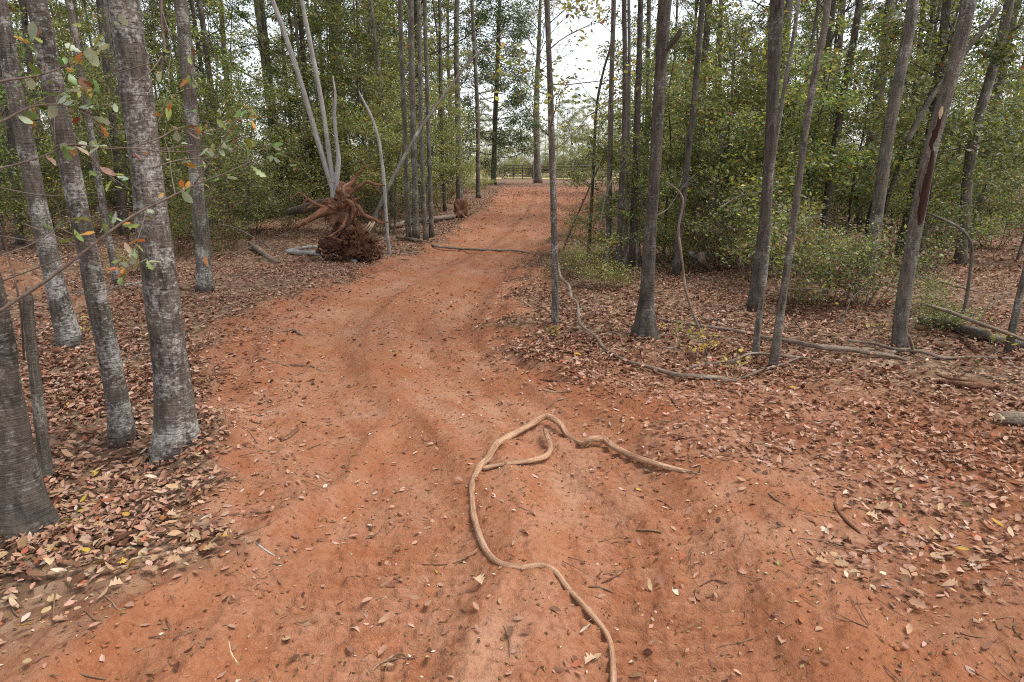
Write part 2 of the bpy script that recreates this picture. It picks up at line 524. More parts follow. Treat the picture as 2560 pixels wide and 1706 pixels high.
def ground_material():
    m, nt, out = new_mat('clay_and_forest_floor')
    pos = N(nt, 'ShaderNodeTexCoord').outputs['Object']
    cl = N(nt, 'ShaderNodeAttribute', attribute_name='clay').outputs['Fac']
    n1 = noise_n(nt, pos, 0.9, 4)
    n2 = noise_n(nt, pos, 4.5, 5, 0.6)
    n3 = noise_n(nt, pos, 38, 5, 0.65)
    n4 = noise_n(nt, pos, 150, 3, 0.6)
    clay = mixc(nt, ramp(nt, n1, [(0.35, 0), (0.65, 1)]), (0.32, 0.136, 0.069), (0.395, 0.215, 0.135))
    clay = mixc(nt, ramp(nt, n2, [(0.42, 0), (0.72, 0.75)]), clay, (0.30, 0.098, 0.038))
    clay = mixc(nt, ramp(nt, n3, [(0.48, 0), (0.70, 0.75)]), clay, (0.20, 0.078, 0.038))
    clay = mixc(nt, ramp(nt, n4, [(0.58, 0), (0.68, 0.5)]), clay, (0.48, 0.30, 0.20))
    dm = N(nt, 'ShaderNodeAttribute', attribute_name='damp').outputs['Fac']
    dmx = N(nt, 'ShaderNodeMath', operation='MULTIPLY')
    nt.links.new(dm, dmx.inputs[0]); nt.links.new(ramp(nt, n3, [(0.3, 0.55), (0.6, 1.0)]), dmx.inputs[1])
    clay = mixc(nt, dmx.outputs[0], clay, (0.215, 0.072, 0.03))
    # leaf-mould floor: mottled cells of brown and tan
    vo = N(nt, 'ShaderNodeTexVoronoi', i_Scale=16.0)
    nt.links.new(pos, vo.inputs['Vector'])
    sx = N(nt, 'ShaderNodeSeparateXYZ')
    nt.links.new(vo.outputs['Color'], sx.inputs[0])
    flo = ramp(nt, sx.outputs[0], [(0.0, (0.065, 0.038, 0.024)), (0.35, (0.145, 0.088, 0.055)), (0.7, (0.23, 0.148, 0.094)), (1.0, (0.34, 0.24, 0.16))])
    flo = mixc(nt, ramp(nt, n2, [(0.35, 0), (0.75, 0.6)]), flo, (0.11, 0.062, 0.036))
    col = mixc(nt, cl, flo, clay)
    bs = N(nt, 'ShaderNodeBsdfPrincipled', i_Roughness=0.95)
    bs.inputs['Specular IOR Level'].default_value = 0.12
    nt.links.new(col, bs.inputs['Base Color'])
    h = N(nt, 'ShaderNodeMath', operation='MULTIPLY_ADD', i_1=0.35)
    nt.links.new(n4, h.inputs[0]); nt.links.new(n3, h.inputs[2])
    b = N(nt, 'ShaderNodeBump', i_Strength=0.9, i_Distance=0.016)
    nt.links.new(h.outputs[0], b.inputs['Height']); nt.links.new(b.outputs[0], bs.inputs['Normal'])
    nt.links.new(bs.outputs[0], out.inputs[0])
    return m

M = dict(
    ground=ground_material(),
    bark_pale=bark('grey_bark_with_lichen', (0.040, 0.031, 0.025), (0.14, 0.113, 0.092), (0.42, 0.40, 0.36), 0.515, 0.66, ring=0.9, moss=0.3, bump=1.0),
    stick=bark('brown_stick_bark', (0.09, 0.048, 0.028), (0.235, 0.14, 0.085), (0.36, 0.24, 0.16), 0.52, 0.68, ring=0.6, bump=0.6),
    bark_dark=bark('dark_furrowed_bark', (0.030, 0.024, 0.020), (0.096, 0.078, 0.062), (0.23, 0.21, 0.182), 0.58, 0.72, bump=1.0),
    bark_mid=bark('grey_brown_bark', (0.045, 0.037, 0.031), (0.145, 0.122, 0.096), (0.32, 0.298, 0.258), 0.54, 0.69, bump=0.9),
    bark_white=bark('pale_smooth_bark', (0.15, 0.13, 0.112), (0.31, 0.285, 0.26), (0.41, 0.385, 0.35), 0.5, 0.62, ring=0.8, bump=0.3),
    root=bark('clay_stained_root', (0.055, 0.024, 0.014), (0.20, 0.092, 0.05), (0.36, 0.215, 0.135), 0.54, 0.70, ring=0.6, bump=0.9),
    root_pale=bark('tan_peeled_root', (0.17, 0.085, 0.048), (0.40, 0.235, 0.14), (0.50, 0.32, 0.205), 0.5, 0.68, ring=0.6, bump=0.7),
    dead=bark('weathered_deadwood', (0.085, 0.058, 0.040), (0.20, 0.148, 0.108), (0.33, 0.275, 0.22), 0.52, 0.68, ring=0.6, bump=0.6),
    twig=plain('dark_twig_bark', (0.09, 0.06, 0.045), (0.19, 0.145, 0.115), 40, attr=True),
    wood=plain('fresh_split_wood', (0.42, 0.27, 0.14), (0.62, 0.46, 0.30), 60, attr=True, stretch=(1, 1, .15)),
    heart=plain('dark_red_heartwood', (0.018, 0.007, 0.005), (0.06, 0.02, 0.011), 60, attr=True, stretch=(1, 1, .15)),
    scrape=plain('orange_scraped_bark', (0.34, 0.13, 0.045), (0.52, 0.25, 0.11), 40, attr=True),
    lichen=plain('pale_green_lichen', (0.26, 0.30, 0.25), (0.40, 0.43, 0.37), 60),
    leaf=leaf_mat('living_leaves'),
    leaf_near=leaf_mat('near_oak_leaves', 0.3, 0.42, 0.5, 0.0),
    litter=leaf_mat('dry_fallen_leaves', 0.06, 0.85, 0.08, 0.0),
    needle=leaf_mat('conifer_sprays', 0.4, 0.6, 0.3, 0.2),
    soil=plain('crumbly_root_soil', (0.045, 0.02, 0.012), (0.17, 0.075, 0.04), 22, bump=0.9, dist=0.03),
    clod=plain('clay_clods', (0.22, 0.075, 0.032), (0.36, 0.14, 0.062), 30, bump=0.6),
    gate=plain('black_gate_paint', (0.012, 0.014, 0.016), (0.03, 0.034, 0.036), 30, rough=0.4, bump=0.05),
    post=plain('weathered_post_wood', (0.19, 0.14, 0.10), (0.33, 0.26, 0.19), 25, stretch=(1, 1, .1)),
    wire=plain('galvanised_wire', (0.25, 0.25, 0.25), (0.4, 0.4, 0.4), 30, rough=0.5, metallic=0.6),
    straw=plain('dry_grass_ground', (0.36, 0.28, 0.13), (0.52, 0.42, 0.21), 1.2, bump=0.2),
)

# ------------------------------------------------------------------ ground sheet
def make_ground():
    rings = [0.0, 0.25, 0.5, 0.75, 1.0]
    r = 1.2
    while r < 1500:
        rings.append(r)
        r *= 1.0055 if r < 6 else 1.010 if r < 14 else 1.02 if r < 45 else 1.08
    rings = np.array(rings)
    front = np.radians(np.arange(-52, 52.01, 0.22))
    back = np.radians(np.arange(52, 308, 4))[1:]
    ang = np.concatenate([front, back])
    nA, nR = len(ang), len(rings)
    X = rings[:, None] * np.sin(ang)[None]
    Y = rings[:, None] * np.cos(ang)[None]
    Z = hgt(X, Y)
    V = np.stack([X, Y, Z], 2).reshape(-1, 3)
    i = np.arange(nR - 1)[:, None] * nA
    j = np.arange(nA)[None]; j2 = (j + 1) % nA
    Q = np.stack([i + j, i + nA + j, i + nA + j2, i + j2], 2).reshape(-1, 4)[:, ::-1]
    Q = Q[nA:]
    c0 = nA
    T = np.stack([np.full(nA, 0), c0 + (np.arange(nA) + 1) % nA, c0 + np.arange(nA)], 1)
    b = MB().add(V, Q, T)
    o = b.build('ground', M['ground'])
    me = o.data
    l, rr = edges(Y)
    cm = clay_mask(X, Y)
    # clay also lies bare on the spoil mounds and to the right of the near track
    for (mx, my), mh, ms in MOUND:
        cm = np.maximum(cm, 0.5 * np.exp(-(((X - mx) / ms) ** 2 + ((Y - my) / (ms * .8)) ** 2) ** 2))
    rightclay = np.clip((6.2 - np.hypot(X, Y)) / 1.5, 0, 1) * np.clip((X + 0.4) / 0.8, 0, 1)
    cm = np.maximum(cm, rightclay * 0.85)
    leftclay = np.clip((2.9 - np.hypot(X, Y)) / 0.6, 0, 1) * 0.9
    cm = np.maximum(cm, leftclay)
    a = me.attributes.new('clay', 'FLOAT', 'POINT')
    a.data.foreach_set('value', cm.reshape(-1).astype(np.float32))
    a = me.attributes.new('damp', 'FLOAT', 'POINT')
    a.data.foreach_set('value', damp_mask(X, Y).reshape(-1).astype(np.float32))
    return tag(o, kind='structure')

ground = make_ground()

# pale dry grass field behind the gate
def make_field():
    n = 60
    xs = np.linspace(-90, 110, n); ys = np.linspace(74, 150, 20)
    X, Y = np.meshgrid(xs, ys)
    Y = Y + (Y < 75) * (noise2(X * .6, Y, 4) * 2.0)
    Z = hgt(X, Y) + 0.03
    V = np.stack([X, Y, Z], 2).reshape(-1, 3)
    i = np.arange(len(ys) - 1)[:, None] * n; j = np.arange(n - 1)[None]
    Q = np.stack([i + j, i + j + 1, i + n + j + 1, i + n + j], 2).reshape(-1, 4)
    tag(MB().add(V, Q).build('field', M['straw']), kind='structure')
make_field()

# ------------------------------------------------------------------ leaf palettes (linear base colours)
G_DARK, G_MID, G_OLIVE = (0.055, 0.085, 0.022), (0.135, 0.185, 0.038), (0.205, 0.215, 0.052)
G_SAGE, G_YEL, YEL, ORA, BRN = (0.26, 0.28, 0.17), (0.38, 0.40, 0.07), (0.42, 0.31, 0.045), (0.36, 0.15, 0.03), (0.20, 0.10, 0.05)
TAN = (0.34, 0.24, 0.14)
PAL_A = ([G_DARK, G_MID, G_OLIVE, G_SAGE, G_YEL, ORA, BRN], [2.5, 5, 4, 2.0, 1.8, .2, .3])
PAL_B = ([G_MID, G_OLIVE, G_SAGE, G_YEL, YEL, ORA, BRN], [4, 5, 2.5, 3, .5, .22, .4])
PAL_C = ([G_DARK, G_MID, G_SAGE, G_OLIVE, BRN, G_YEL, TAN], [3, 3, 1.8, 3, 1.2, 1, .5])
PAL_D = ([G_OLIVE, TAN, BRN, G_YEL, G_SAGE, ORA], [3, 3, 2, 2, 2, .6])

# ------------------------------------------------------------------ tree makers
def unit(v): return v / (np.linalg.norm(v) + 1e-9)

def branchy(rng, start, direction, length, r0, depth, limbs, twigs):
    """a limb with side shoots; fills limbs (tube args) and twigs (leaf anchor points with directions)"""
    n = 4
    P = [np.array(start, float)]
    d = unit(np.array(direction, float))
    for k in range(n):
        d = unit(d + rng.normal(0, .16, 3) + np.array([0, 0, .06]))
        P.append(P[-1] + d * length / n)
    P = np.array(P)
    limbs.append(tube(P, np.linspace(r0, r0 * .35, len(P)), sides=5 if r0 > .02 else 4, n=6))
    if depth == 0 or length < .35:
        for k in range(1, n + 1): twigs.append((P[k], d, length))
        return
    m = 3 + int(rng.integers(0, 3))
    for k in range(m):
        t = rng.uniform(.3, 1.0)
        i = min(int(t * n), n - 1)
        q = P[i] + (P[i + 1] - P[i]) * (t * n - i)
        side = unit(np.cross(d, rng.normal(0, 1, 3)))
        side[2] *= .5
        branchy(rng, q, d * .6 + side * .9, length * rng.uniform(.35, .6), r0 * .45, depth - 1, limbs, twigs)
    twigs.append((P[-1], d, length * .5))

def leaf_sprays(rng, twigs, per, spread, size, pal, shape='kite', flat_k=.55, width=.52):
    A = np.array([t[0] for t in twigs]); D = np.array([t[1] for t in twigs])
    n = len(A) * per
    P = np.repeat(A, per, 0) + rng.normal(0, 1, (n, 3)) * spread * np.array([1, 1, flat_k])
    d = np.repeat(D, per, 0) * .5 + rng.normal(0, 1, (n, 3)) * np.array([1, 1, .5]) + np.array([0, 0, -.25])
    u = rng.normal(0, .55, (n, 3)) + np.array([0, 0, 1])
    c = pick(pal[0], pal[1], n, rng, .4)
    s = size * rng.uniform(.6, 1.3, n)
    return leaves(P, d, u, s, c, width=width, shape=shape, rng=rng)

def tree_meshes(seed, H, r0, cb, spread, nlimb, per, lsize, pal, bark_m, bend=.25, depth=2, sprout=0, up=.75):
    rng = np.random.default_rng(seed)
    n = 7
    P = [np.array([0, 0, -.15])]
    dx = rng.normal(0, bend / n, (n, 2)).cumsum(0)
    for k in range(n):
        P.append(np.array([dx[k][0] * (k + 1) * .35, dx[k][1] * (k + 1) * .35, H * (k + 1) / n]))
    P = np.array(P)
    R = r0 * (1 - np.linspace(0, 1, n + 1) ** 1.2 * .85)
    tk = MB().add(**tube(P, R, sides=9, n=34, rough=.12, seed=seed, flare=.7, flare_len=.18))
    limbs, twigs = [], []
    def on(z):
        t = np.clip((z + .15) / (H + .15), 0, .999) * n
        i = int(t)
        return P[i] + (P[i + 1] - P[i]) * (t - i)
    for k in range(nlimb):
        z = cb + (H - cb) * ((k + rng.uniform(0, 1)) / nlimb)
        f = (z - cb) / (H - cb + 1e-6)
        ln = spread * (1.05 - .7 * f) * rng.uniform(.65, 1.15)
        a = k * 2.4 + rng.uniform(-.5, .5)
        d = np.array([math.cos(a), math.sin(a), up * rng.uniform(.4, 1.3)])
        branchy(rng, on(z), d, ln, max(r0 * .3 * (1 - .6 * f), .008), depth, limbs, twigs)
    for k in range(sprout):
        z = rng.uniform(.8, cb)
        a = rng.uniform(0, 2 * PI)
        branchy(rng, on(z), np.array([math.cos(a), math.sin(a), .5]), spread * rng.uniform(.2, .45), .010, 1, limbs, twigs)
    lb = MB()
    for t in limbs: lb.add(**t)
    V, T, C = leaf_sprays(rng, twigs, per, .125 * max(1, spread / 3), lsize, pal, flat_k=.4)
    cr = MB().add(V, None, T, C)
    return (tk.mesh('trunk', bark_m), lb.mesh('branches', bark_m), cr.mesh('crown', M['leaf'], smooth=False))

# tall forest trees: trunk bare in the lower part, crown high
PROTO_TALL = [
    tree_meshes(101, 15, .12, 3.2, 2.2, 20, 6, .105, PAL_A, M['bark_mid'], sprout=8),
    tree_meshes(102, 17, .14, 4.0, 2.4, 21, 6, .11, PAL_A, M['bark_dark'], sprout=6),
    tree_meshes(103, 14, .09, 2.4, 2.0, 20, 6, .10, PAL_B, M['bark_mid'], sprout=8),
    tree_meshes(104, 16, .11, 5.0, 2.3, 18, 6, .105, PAL_C, M['bark_dark'], sprout=8),
    tree_meshes(105, 13, .075, 2.2, 1.8, 19, 6, .095, PAL_A, M['bark_mid'], sprout=8),
    tree_meshes(106, 18, .15, 5.0, 2.5, 20, 6, .11, PAL_B, M['bark_mid'], sprout=6),
]
# understorey: small trees with leaves down low
PROTO_UNDER = [
    tree_meshes(201, 6.5, .04, .8, 1.8, 19, 6, .08, PAL_B, M['bark_mid'], up=.45),
    tree_meshes(202, 4.8, .032, .5, 1.6, 17, 7, .07, PAL_A, M['bark_dark'], up=.4),
    tree_meshes(203, 8.0, .05, 1.2, 2.1, 20, 6, .09, PAL_A, M['bark_mid'], up=.5),
    tree_meshes(204, 3.6, .028, .4, 1.5, 16, 7, .07, PAL_B, M['bark_mid'], up=.35),
]

def shrub_meshes(seed, H, W, nst, per, lsize, pal, spread=.13):
    rng = np.random.default_rng(seed)
    limbs, twigs = [], []
    for k in range(nst):
        a = rng.uniform(0, 2 * PI)
        rr = rng.uniform(0, W * .25)
        s = np.array([math.cos(a) * rr, math.sin(a) * rr, -.05])
        d = np.array([math.cos(a) * W / H * rng.uniform(.2, 1.1), math.sin(a) * W / H * rng.uniform(.2, 1.1), 1])
        branchy(rng, s, d, H * rng.uniform(.55, 1.1), .011, 2, limbs, twigs)
    lb = MB()
    for t in limbs: lb.add(**t)
    V, T, C = leaf_sprays(rng, twigs, per, spread, lsize, pal)
    V[:, 2] = np.maximum(V[:, 2], .02)
    return (lb.mesh('stems', M['twig']), MB().add(V, None, T, C).mesh('foliage', M['leaf'], smooth=False))

PROTO_SHRUB = [
    shrub_meshes(301, 1.5, 1.2, 9, 6, .07, PAL_C),
    shrub_meshes(302, 1.1, 1.1, 9, 6, .065, PAL_B),
    shrub_meshes(303, 1.9, 1.4, 10, 6, .075, PAL_A),
    shrub_meshes(304, .8, .9, 9, 6, .06, PAL_D),
]

def link_mesh(name, me, parent, loc=(0, 0, 0), scale=None):
    o = bpy.data.objects.new(name, me)
    COL.objects.link(o)
    o.parent = parent
    if name in ('branches', 'stems'): o['kind'] = 'stuff'
    o.location = loc
    if scale is not None: o.scale = scale
    return o

def put_tree(protos, k, x, y, rz, s, name, label, cat, group, lean=(0, 0), names=('trunk', 'branches', 'crown')):
    z = float(hgt(np.array([x]), np.array([y]))[0])
    e = empty(name, (x, y, z), label, cat, group)
    e.rotation_euler = (lean[0], lean[1], rz)
    e.scale = (s, s, s * random.uniform(.92, 1.1))
    for nm, me in zip(names, protos[k]): link_mesh(nm, me, e)
    return e

# high crowns shared by the trees that are built one by one
CROWN_TOP = [tree_meshes(401 + i, 7.5, .07, .3, 2.0, 12, 3, .13, p, M['bark_mid']) for i, p in enumerate((PAL_A, PAL_B, PAL_C))]

def traced_tree(name, pts, width_px, label, mat='bark_mid', group=None, H=15, Y=None, flare=.8, flare_len=.16, crown=True, dY=0.0, sides=14, n=70, rough=.12, cat='tree', top=None, base_sink=.06, lobes=5):
    """pts: (u, v) from base to the top of the frame; width_px: trunk width at those points"""
    b = ground_at(*pts[0]) if Y is None else None
    Yb = b[1] if Y is None else Y
    if b is None:
        q = at(*pts[0], Yb); b = np.array([q[0], Yb, float(hgt(np.array([q[0]]), np.array([Yb]))[0])])
    P, R = [], []
    W = np.interp(np.arange(len(pts)), np.linspace(0, len(pts) - 1, len(width_px)), width_px)
    for i, (u, v) in enumerate(pts):
        yy = Yb + dY * i / max(1, len(pts) - 1)
        p = at(u, v, yy) if i else b.copy()
        dist = np.linalg.norm(p - np.array([0, 0, CAM_H]))
        dep = p[1] * CP - (p[2] - CAM_H) * SP
        P.append(p); R.append(W[i] / FPX * dep / 2)
    P, R = list(P), list(R)
    P[0] = P[0] - np.array([0, 0, base_sink])
    if crown:
        d = unit(P[-1] - P[-2]); d = unit(d * .5 + np.array([0, 0, .8]))
        zt = P[-1][2]
        while zt < H:
            P.append(P[-1] + d * 1.6 + RNG.normal(0, .05, 3)); R.append(max(R[-1] * .84, .012)); zt = P[-1][2]
            d = unit(d + np.array([0, 0, .15]))
    e = empty(name, b, label, cat, group)
    P = np.array(P)
    MB().add(**tube(P, R, sides=sides, n=n, rough=rough, seed=int(abs(pts[0][0])) % 97, flare=flare, flare_len=flare_len, lobes=lobes, rough_scale=3)).build('trunk', M[mat], e)
    if crown:
        k = int(pts[0][0]) % 3
        i = len(P) - 4 if len(P) > 5 else len(P) - 2
        c = P[max(i, 1)]
        loc = c - np.array(e.location)
        s = max(.55, min(1.1, R[0] * 10))
        for nm, me in zip(('limb', 'branches', 'crown'), CROWN_TOP[k]):
            o = link_mesh(nm, me, e, tuple(loc), (s, s, s * .8))
            o.rotation_euler = (0, 0, pts[0][0] * .7)
    return e, P, R

R1 = lambda x, y: (x * .408, y * .408)
R2 = lambda x, y: (640 + x * .408, y * .408)
R3 = lambda x, y: (1280 + x * .408, y * .408)
R4 = lambda x, y: (1920 + x * .408, y * .408)
R5 = lambda x, y: (x * .408, 560 + y * .408)
R6 = lambda x, y: (640 + x * .408, 560 + y * .408)
R7 = lambda x, y: (1280 + x * .408, 560 + y * .408)
R8 = lambda x, y: (1920 + x * .408, 560 + y * .408)

def surf_patch(tree, P, R, v0, v1, wid, mat, name, seed, phi=0.0, out=1.02, label=None):
    """a patch of exposed wood wrapped on the camera side of a trunk, between photo rows v0 (upper) and v1"""
    pts = spline(np.hstack([P, np.array(R)[:, None]]), 300)
    rows = []
    for p in pts:
        dep = p[1] * CP - (p[2] - CAM_H) * SP
        vv = 853 - FPX * (p[1] * SP + (p[2] - CAM_H) * CP) / dep
        rows.append(vv)
    rows = np.array(rows)
    sel = pts[(rows > v0) & (rows < v1)]
    if len(sel) < 3: return
    if len(sel) > 26: sel = sel[np.linspace(0, len(sel) - 1, 26).astype(int)]
    rng = np.random.default_rng(seed)
    m = 7
    V = []
    for i, q in enumerate(sel):
        t = i / (len(sel) - 1)
        half = wid * (math.sin(PI * min(max(t, .03), .97)) ** .45) * (.75 + .5 * noise2(np.array([i * .5]), np.array([0.]), seed)[0])
        view = unit(np.array([-q[0], -q[1], 0])); side = np.array([-view[1], view[0], 0])
        jit = rng.normal(0, .06)
        for j in range(m):
            a = phi + jit + half * (2 * j / (m - 1) - 1)
            dd = view * math.cos(a) + side * math.sin(a)
            edge = abs(2 * j / (m - 1) - 1)
            V.append(q[:3] + dd * q[3] * (out + .05 * (1 - edge)))
    k = len(sel)
    i = np.arange(k - 1)[:, None] * m; j = np.arange(m - 1)[None]
    Q = np.stack([i + j, i + j + 1, i + m + j + 1, i + m + j], 2).reshape(-1, 4)
    o = MB().add(np.array(V), Q).build(name, M[mat], tree)
    if label: o['label'] = label
    return o

# ---- the near trees on the left bank
t0 = traced_tree('tree', [(48, 1325), (20, 1200), (-2, 1050), (-35, 900), (-70, 700), (-150, 400), (-260, 0)], [140, 130, 122, 116, 112, 104, 95], 'thick dark flaring trunk cut off by the left edge of the photo', 'bark_dark', flare=.75, flare_len=.16, n=220, sides=48, rough=.3)
t1 = traced_tree('tree', [(178, 862), (150, 760), (127, 660), (105, 560), (80, 440), (52, 300), (22, 140), (-5, 0)], [48, 46, 42, 42, 40, 40, 38, 36], 'leaning lichen-spotted tree with mossy foot in front of the red spoil mound', 'bark_pale', flare=.8, n=100, sides=20)
t2 = traced_tree('tree', [(306, 1105), (292, 1000), (270, 880), (240, 740), (222, 640), (200, 540), (172, 400), (140, 250), (112, 110), (90, 0)], [56, 48, 50, 48, 46, 46, 46, 46, 46, 46], 'slimmer grey leaning tree with pale lichen at its foot, beside the thick pale trunk', 'bark_pale', flare=.7, n=120, sides=20)
surf_patch(*t2, 1060, 1108, .35, 'lichen', 'lichen_patch', 3, phi=-.55, out=1.25)
t3 = traced_tree('tree', [(440, 1128), (436, 1040), (428, 930), (412, 800), (395, 660), (382, 560), (368, 440), (350, 290), (328, 130), (306, 0)], [94, 86, 84, 82, 76, 76, 74, 74, 75, 76], 'thickest grey trunk blotched with white lichen at the left edge of the track', 'bark_pale', flare=.95, flare_len=.13, n=140, sides=28)
surf_patch(*t3, 858, 884, .15, 'scrape', 'bark_scrape', 4, phi=.25)
surf_patch(*t3, 905, 945, .12, 'scrape', 'bark_scrape', 5, phi=.75)
t4 = traced_tree('tree', [(513, 726), (508, 650), (500, 560), (490, 440), (478, 280), (464, 140), (450, 0)], [40, 33, 32, 31, 31, 31, 30], 'straight grey tree with an orange scrape low on its bark', 'bark_pale', flare=.5, n=70, sides=16)
surf_patch(*t4, 632, 672, .30, 'scrape', 'bark_scrape', 6, phi=.35)
surf_patch(*t4, 680, 692, .6, 'scrape', 'bark_scrape', 7, phi=.0)
traced_tree('tree', [(293, 712), (285, 660), (270, 590), (255, 500), (238, 400), (212, 230), (190, 100), (172, 0)], [19, 17, 16, 16, 15, 15, 15, 14], 'thin spotted tree behind the two leaning trunks on the left bank', 'bark_pale', H=12)
traced_tree('tree', [(53, 612), (46, 540), (36, 440), (20, 250), (5, 60)], [20, 17, 16, 15, 14], 'dark slim tree in the shade near the left edge of the photo', 'bark_dark', H=12)

sn = empty('snag', ground_at(112, 1195), 'broken-topped thin dead stem beside the thick dark trunk', 'snag')
sp_ = [ground_at(112, 1195) - np.array([0, 0, .1])] + [at(u, v, ground_at(112, 1195)[1]) for u, v in ((104, 1080), (90, 960), (78, 860), (70, 780), (71, 738))]
MB().add(**tube(sp_, np.array([.036, .03, .026, .025, .024, .020]), sides=12, n=40, rough=.22, seed=4, rough_scale=9)).build('trunk', M['bark_mid'], sn)
br = MB()
for k in range(5):
    p0 = sp_[-1] + np.array([(k - 2) * .007, 0, -.02]); br.add(**tube([p0, p0 + np.array([(k - 2) * .004, .003 * (k % 2), .05 + .03 * (k % 3)])], [.006, .001], sides=4, n=3))
br.build('splinters', M['dead'], sn)

# ---- trees left of the track, middle distance
LEFT_MID = [
    ([(700, 505), (690, 420), (677, 285), (652, 80), (642, 0)], [22, 20, 19, 18, 18], 'straight brown trunk rising over the brush left of the root plate', 'bark_mid'),
    ([(862, 520), (856, 400), (844, 204), (838, 90), (834, 0)], [38, 34, 33, 32, 30], 'thick dark trunk directly behind the uprooted root plate', 'bark_dark'),
    ([(872, 512), (866, 400), (858, 260), (852, 120), (848, 0)], [10, 9, 9, 8, 8], 'thin stem hugging the right side of the thick dark trunk', 'bark_mid'),
    ([(1022, 600), (1018, 470), (1009, 245), (1001, 53), (1000, 0)], [14, 12, 12, 11, 10], 'leftmost slim stem of the clump beside the far bend', 'bark_mid'),
    ([(1040, 603), (1038, 480), (1032, 286), (1028, 120), (1026, 0)], [18, 16, 15, 14, 14], 'thickest stem of the grey clump beside the far bend', 'bark_mid'),
    ([(1064, 606), (1060, 500), (1054, 367), (1050, 160), (1047, 0)], [13, 11, 11, 11, 10], 'straight thin stem just right of the thickest clump stem', 'bark_mid'),
    ([(1079, 594), (1076, 480), (1070, 300), (1064, 80), (1062, 0)], [13, 11, 10, 10, 9], 'rightmost slim stem of the clump beside the far bend', 'bark_mid'),
    ([(1150, 510), (1147, 420), (1144, 245), (1140, 100), (1143, 0)], [18, 15, 14, 13, 12], 'straight trunk standing above the hollow stump', 'bark_mid'),
    ([(1196, 496), (1195, 400), (1194, 290), (1188, 150), (1180, 0)], [12, 10, 10, 9, 9], 'slim trunk at the track edge right of the hollow stump', 'bark_mid'),
    ([(1112, 530), (1108, 420), (1102, 250), (1100, 90), (1098, 0)], [9, 8, 8, 7, 7], 'thinnest dark stem between the clump and the hollow stump', 'bark_dark'),
    ([(562, 560), (556, 470), (540, 330), (515, 120), (498, 0)], [18, 16, 15, 14, 14], 'dark slim trunk behind the scraped grey tree', 'bark_dark'),
    ([(312, 590), (300, 480), (285, 330), (268, 180), (253, 40)], [22, 19, 18, 17, 16], 'dark trunk seen behind the thick pale trunk', 'bark_dark'),
]
for pts, w, lab, mt in LEFT_MID:
    traced_tree('tree', pts, w, lab, mt, H=15, n=50, sides=10, flare=.5, rough=.15)
# the two trees at the far end of the track
cw = traced_tree('tree', [(1233, 462), (1236, 380), (1238, 300), (1242, 200), (1246, 90), (1250, -20), (1256, -140)], [14, 12, 12, 11, 10, 8, 4], 'dark trunk of the feathery evergreen by the gate', 'bark_dark', H=17, n=40, sides=10, crown=False)
ft = traced_tree('tree', [(1345, 458), (1342, 380), (1341, 286), (1343, 200), (1346, 140), (1349, 60), (1352, -30), (1358, -140)], [21, 16, 15, 13, 11, 9, 6, 3], 'tall forked tree standing alone at the end of the track by the gate', 'bark_mid', H=17, n=40, sides=12, crown=False, flare=.35)

def crown_on(tree, P, heights, spread, n, per, lsize, pal, seed, depth=2, up=.6, mat='bark_mid', droop=0.0, narrow=None, leafmat='leaf', r0=.05):
    rng = np.random.default_rng(seed)
    limbs, twigs = [], []
    S = spline(P, 200)
    for k in range(n):
        z = heights[0] + (heights[1] - heights[0]) * (k + rng.random()) / n
        i = int(np.argmin(np.abs(S[:, 2] - z)))
        a = k * 2.4 + rng.uniform(-.6, .6) if narrow is None else rng.uniform(*narrow)
        f = (z - heights[0]) / (heights[1] - heights[0] + 1e-6)
        branchy(rng, S[i], np.array([math.cos(a), math.sin(a), up * rng.uniform(.5, 1.3) - droop]), spread * (1.1 - .5 * f) * rng.uniform(.6, 1.15), r0 * (1 - .5 * f), depth, limbs, twigs)
    lb = MB()
    for t in limbs: lb.add(**t)
    tag(lb.build('branches', M[mat], tree), kind='stuff')
    V, T, C = leaf_sprays(rng, twigs, per, .22 * max(.5, spread / 3), lsize, pal, width=.5)
    MB().add(V, None, T, C).build('crown', M[leafmat], tree, smooth=False)

crown_on(ft[0], ft[1], (9, 17.5), 4.2, 18, 4, .16, PAL_B, 61, up=1.2)
PAL_E = ([(0.08, 0.12, 0.05), (0.14, 0.18, 0.08), (0.21, 0.25, 0.13), (0.28, 0.30, 0.10)], [3, 4, 2, 1])
crown_on(cw[0], cw[1], (2.0, 16), 3.7, 60, 8, .19, PAL_E, 62, up=.12, droop=.15, leafmat='needle')

# ---- right of the track
tf = traced_tree('tree', [(1386, 812), (1388, 740), (1387, 636), (1382, 449), (1376, 245), (1371, 100), (1367, 0)], [20, 17, 17, 16, 15, 14, 14], 'slender spotted sapling standing alone at the right edge of the track', 'bark_pale', H=9, flare=.25, n=80, sides=14, crown=False)
crown_on(tf[0], tf[1], (1.7, 3.5), .75, 16, 3, .06, PAL_B, 63, depth=1, up=.5, r0=.008, mat='twig')
th = traced_tree('tree', [(1612, 842), (1615, 770), (1620, 680), (1627, 560), (1636, 449), (1645, 286), (1655, 122), (1664, 0)], [38, 34, 32, 30, 29, 29, 30, 32], 'flaring dark-footed tree with a broken branch stub, right of the bend', 'bark_dark', flare=2.4, flare_len=.17, n=150, sides=28, lobes=4)
yb = th[1][0][1]
MB().add(**tube([at(1657, 130, yb), at(1676, 112, yb - .05), at(1694, 92, yb - .1), at(1703, 74, yb - .12)], [.034, .028, .022, .016], sides=9, n=14, rough=.3, seed=3)).build('branch_stub', M['bark_dark'], th[0])
